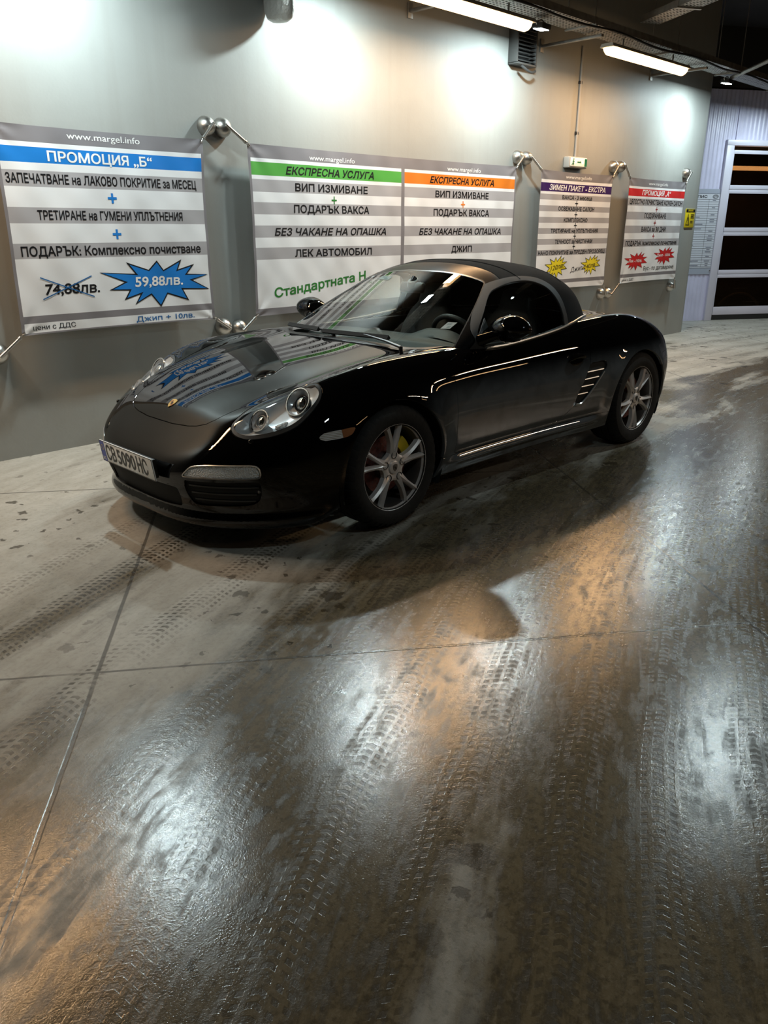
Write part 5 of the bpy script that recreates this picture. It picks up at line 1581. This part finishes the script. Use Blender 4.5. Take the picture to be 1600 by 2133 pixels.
# wrapped pipe end on the wall, casting its shadow to the left
wp_ = tag(empty('pipe_end', (1.62, YW, 3.0)), 'foil-wrapped pipe end hanging on the wall near the top edge', 'pipe')
M_foil = simple('wrapped_foil', (.50, .49, .46), .38, metal=.35, bump=.9, bscale=22)
b = MB(); prof = [(.0005, -.21), (.05, -.205), (.082, -.185), (.100, -.14), (.106, -.05), (.104, .1), (.107, .3), (.105, .6), (.105, 1.2)]
k0 = len(b.V); b.lathe(prof, (0, 0, 0), (0, 0, 1), 48)
b.V = [(1.36 + x * .62, YW - .172 + y * 1.58, 3.06 + z + (.05 * (y / .1) if z < -.1 else 0) * .3) for x, y, z in b.V]
b.build('wrapping', M_foil, wp_, sharp=1.2)
for z in (3.02, 3.4):
    b = MB(); b.lathe([(.108, -.012), (.112, -.012), (.112, .012), (.108, .012)], (0, 0, 0), (0, 0, 1), 48, closed=True); b.V = [(1.36 + x * .63, YW - .172 + y * 1.585, z + zz) for x, y, zz in b.V]; b.build('clamp', M_galv, wp_)

# conduit down to the emergency sign
cd = tag(empty('conduit', (5.56, YW, 2.2)), 'thin grey conduit running down the wall to the emergency sign', 'conduit')
b = MB(); b.cyl((5.60, YW - .014, 2.17), (5.60, YW - .014, 3.30), .012, n=12); b.build('tube', simple('conduit_grey', (.36, .355, .34), .5), cd)
for z in (2.45, 2.95):
    b = MB(); b.box((5.60, YW - .012, z), (.05, .024, .03), bev=.004); b.build('saddle', M_black, cd)
ex = tag(empty('emergency_sign', (5.55, YW, 2.14)), 'small lit emergency exit sign above the purple headed banner', 'exit sign')
b = MB(); b.box((5.575, YW - .04, 2.145), (.37, .08, .115), bev=.012, seg=3); b.build('housing', simple('sign_housing', (.42, .42, .40), .45), ex)
M_exit = emissive('exit_face', (.95, .80, .48), .30); M_exitgreen = simple('exit_green', (.01, .16, .07), .4); M_bulb = emissive('exit_bulb', (1.0, .75, .25), 6.0)
b = MB(); b.box((5.575, YW - .0825, 2.148), (.33, .005, .085), bev=.002); b.build('face', M_exit, ex)
b = MB(); b.box((5.715, YW - .086, 2.148), (.045, .004, .078)); b.build('green_panel', M_exitgreen, ex)
b = MB()
run = [(.0, .030, .008), ]
b.cyl((5.468, YW - .085, 2.176), (5.468, YW - .088, 2.176), .008, n=12)
for p, q, r in (((5.464, 2.165), (5.456, 2.142), .006), ((5.456, 2.142), (5.472, 2.130), .005), ((5.472, 2.130), (5.466, 2.114), .005), ((5.456, 2.142), (5.446, 2.124), .005), ((5.446, 2.124), (5.432, 2.122), .005), ((5.462, 2.160), (5.480, 2.150), .004), ((5.462, 2.160), (5.447, 2.150), .004)):
    b.tube([(p[0], YW - .0865, p[1]), (q[0], YW - .0865, q[1])], r, 6)
b.prism([(5.545, 2.143), (5.60, 2.143), (5.60, 2.136), (5.622, 2.149), (5.60, 2.162), (5.60, 2.155), (5.545, 2.155)], lambda a, c, h: (a, YW - .0855 - h, c), .002)
b.build('pictogram', M_exitgreen, ex)
for x in (5.505, 5.655):
    b = MB(); b.lathe([(.012, 0), (.009, .005), (.0005, .007)], (x, YW - .085, 2.146), (0, -1, 0), 14); b.build('lamp', M_bulb, ex)

# yellow warning sign near the end of the wall
M_sgy = simple('sign_yellow', (.72, .56, .02), .35)
sg = tag(empty('warning_sign', (8.64, YW, 1.59)), 'yellow warning sign with a black triangle, right of the red headed banner', 'sign')
b = MB(); b.box((8.643, YW - .006, 1.588), (.275, .012, .245), bev=.003); b.build('plate', M_sgy, sg)
b = MB(); b.box((8.643, YW - .0125, 1.687), (.265, .002, .04)); b.build('black_header', M_ink, sg)
b = MB()
tri = [(8.525, 1.495), (8.640, 1.495), (8.5825, 1.655)]; tin = [(8.545, 1.507), (8.620, 1.507), (8.5825, 1.620)]
V = [(x, YW - .0135, z) for x, z in tri + tin]; b.add(V, [(0, 1, 4, 3), (1, 2, 5, 4), (2, 0, 3, 5)])
b.prism([(8.578, 1.545), (8.588, 1.545), (8.594, 1.60), (8.572, 1.60)], lambda a, c, h: (a, YW - .0128 - h, c), .001); b.prism([(8.576, 1.520), (8.589, 1.520), (8.589, 1.534), (8.576, 1.534)], lambda a, c, h: (a, YW - .0128 - h, c), .001)
b.build('triangle', M_ink, sg)
b = MB()
for k, (w_, z) in enumerate(((.10, 1.63), (.085, 1.61), (.10, 1.59), (.07, 1.545), (.075, 1.525))): b.prism([(8.665, z), (8.665 + w_, z), (8.665 + w_, z + .010), (8.665, z + .010)], lambda a, c, h: (a, YW - .0128 - h, c), .001)
b.build('small_print', M_ink, sg)
P, F = fitted('ВНИМАНИЕ', 8.57, 8.72, 1.678, .022, None, .02); link_mesh('heading', [(a, YW - .0142, c) for a, c in P], F, M_sgy, sg, fix=False)

# price list board on the ribbed partition
M_board = simple('board_pale_blue', (.40, .43, .52), .25, coat=.5); M_sheet = simple('board_sheet', (.62, .64, .72), .3)
bd = tag(empty('price_list_board', pan(-.6, .02, 1.4)), 'pale price list board with a ruled table, half behind the wall end', 'sign board')
def rr(sa, sb, za, zb, r): 
    q = []
    for cx_, cz_, a0 in ((sb - r, zb - r, 0), (sa + r, zb - r, 90), (sa + r, za + r, 180), (sb - r, za + r, 270)):
        for k in range(7): a = math.radians(a0 + 15 * k); q.append((cx_ + r * math.cos(a), cz_ + r * math.sin(a)))
    return q
b = MB(); b.prism(rr(-1.05, -.11, .745, 2.045, .05), lambda a, c, h: pan(a, .012 + h, c), .008); b.build('panel', M_board, bd)
b = MB(); b.prism(rr(-.99, -.145, .845, 1.975, .004), lambda a, c, h: pan(a, .020 + h, c), .002); b.build('sheet', M_sheet, bd)
b = MB(); nrow = 29
zt_, zb2 = 1.89, .865
for k in range(nrow + 1):
    z = zt_ + (zb2 - zt_) * k / nrow; b.box(pan(-.567, .0228, z), (.845, .001, .0035), rot=PROT)
for s_ in (-.988, -.335, -.147): b.box(pan(s_, .0228, (zt_ + zb2) / 2), (.0035, .001, zt_ - zb2), rot=PROT)
for z in (1.973, .847): b.box(pan(-.567, .0228, z), (.845, .001, .0035), rot=PROT)
b.build('ruling', M_ink, bd)
b = MB(); random.seed(4)
for k in range(nrow):
    z = zt_ + (zb2 - zt_) * (k + .5) / nrow
    if random.random() < .75:
        w_ = random.uniform(.25, .58); b.box(pan(-.96 + w_ / 2, .0228, z), (w_, .001, .011), rot=PROT)
    if random.random() < .7:
        w_ = random.uniform(.05, .11); b.box(pan(-.24, .0228, z), (w_, .001, .012), rot=PROT)
b.build('entries', simple('print_faded', (.16, .17, .22), .5), bd)['kind'] = 'stuff'
P, F = fitted('ЦЕНОРАЗПИС', -.93, -.375, 1.912, .036, None, .025); link_mesh('heading', [pan(a, .0232, c) for a, c in P], F, M_ink, bd, fix=False)
b = MB()
for rx, rz in ((.052, .028), (.040, .018)):
    b.tube([pan(-.225 + rx * math.cos(t), .0235, 1.932 + rz * math.sin(t)) for t in np.linspace(0, 2 * math.pi, 28, endpoint=False)], .0022, 5, closed=True)
b.tube([pan(-.262, .0235, 1.928), pan(-.24, .0235, 1.938), pan(-.21, .0235, 1.938), pan(-.19, .0235, 1.928)], .003, 5); b.build('emblem', M_ink, bd)
for s_, z in ((-.135, 2.0), (-.16, .80)):
    b = MB(); b.lathe([(.012, 0), (.012, .008), (.006, .012), (.0005, .012)], pan(s_, .02, z), PN, 14); b.build('screw', M_chrome, bd)
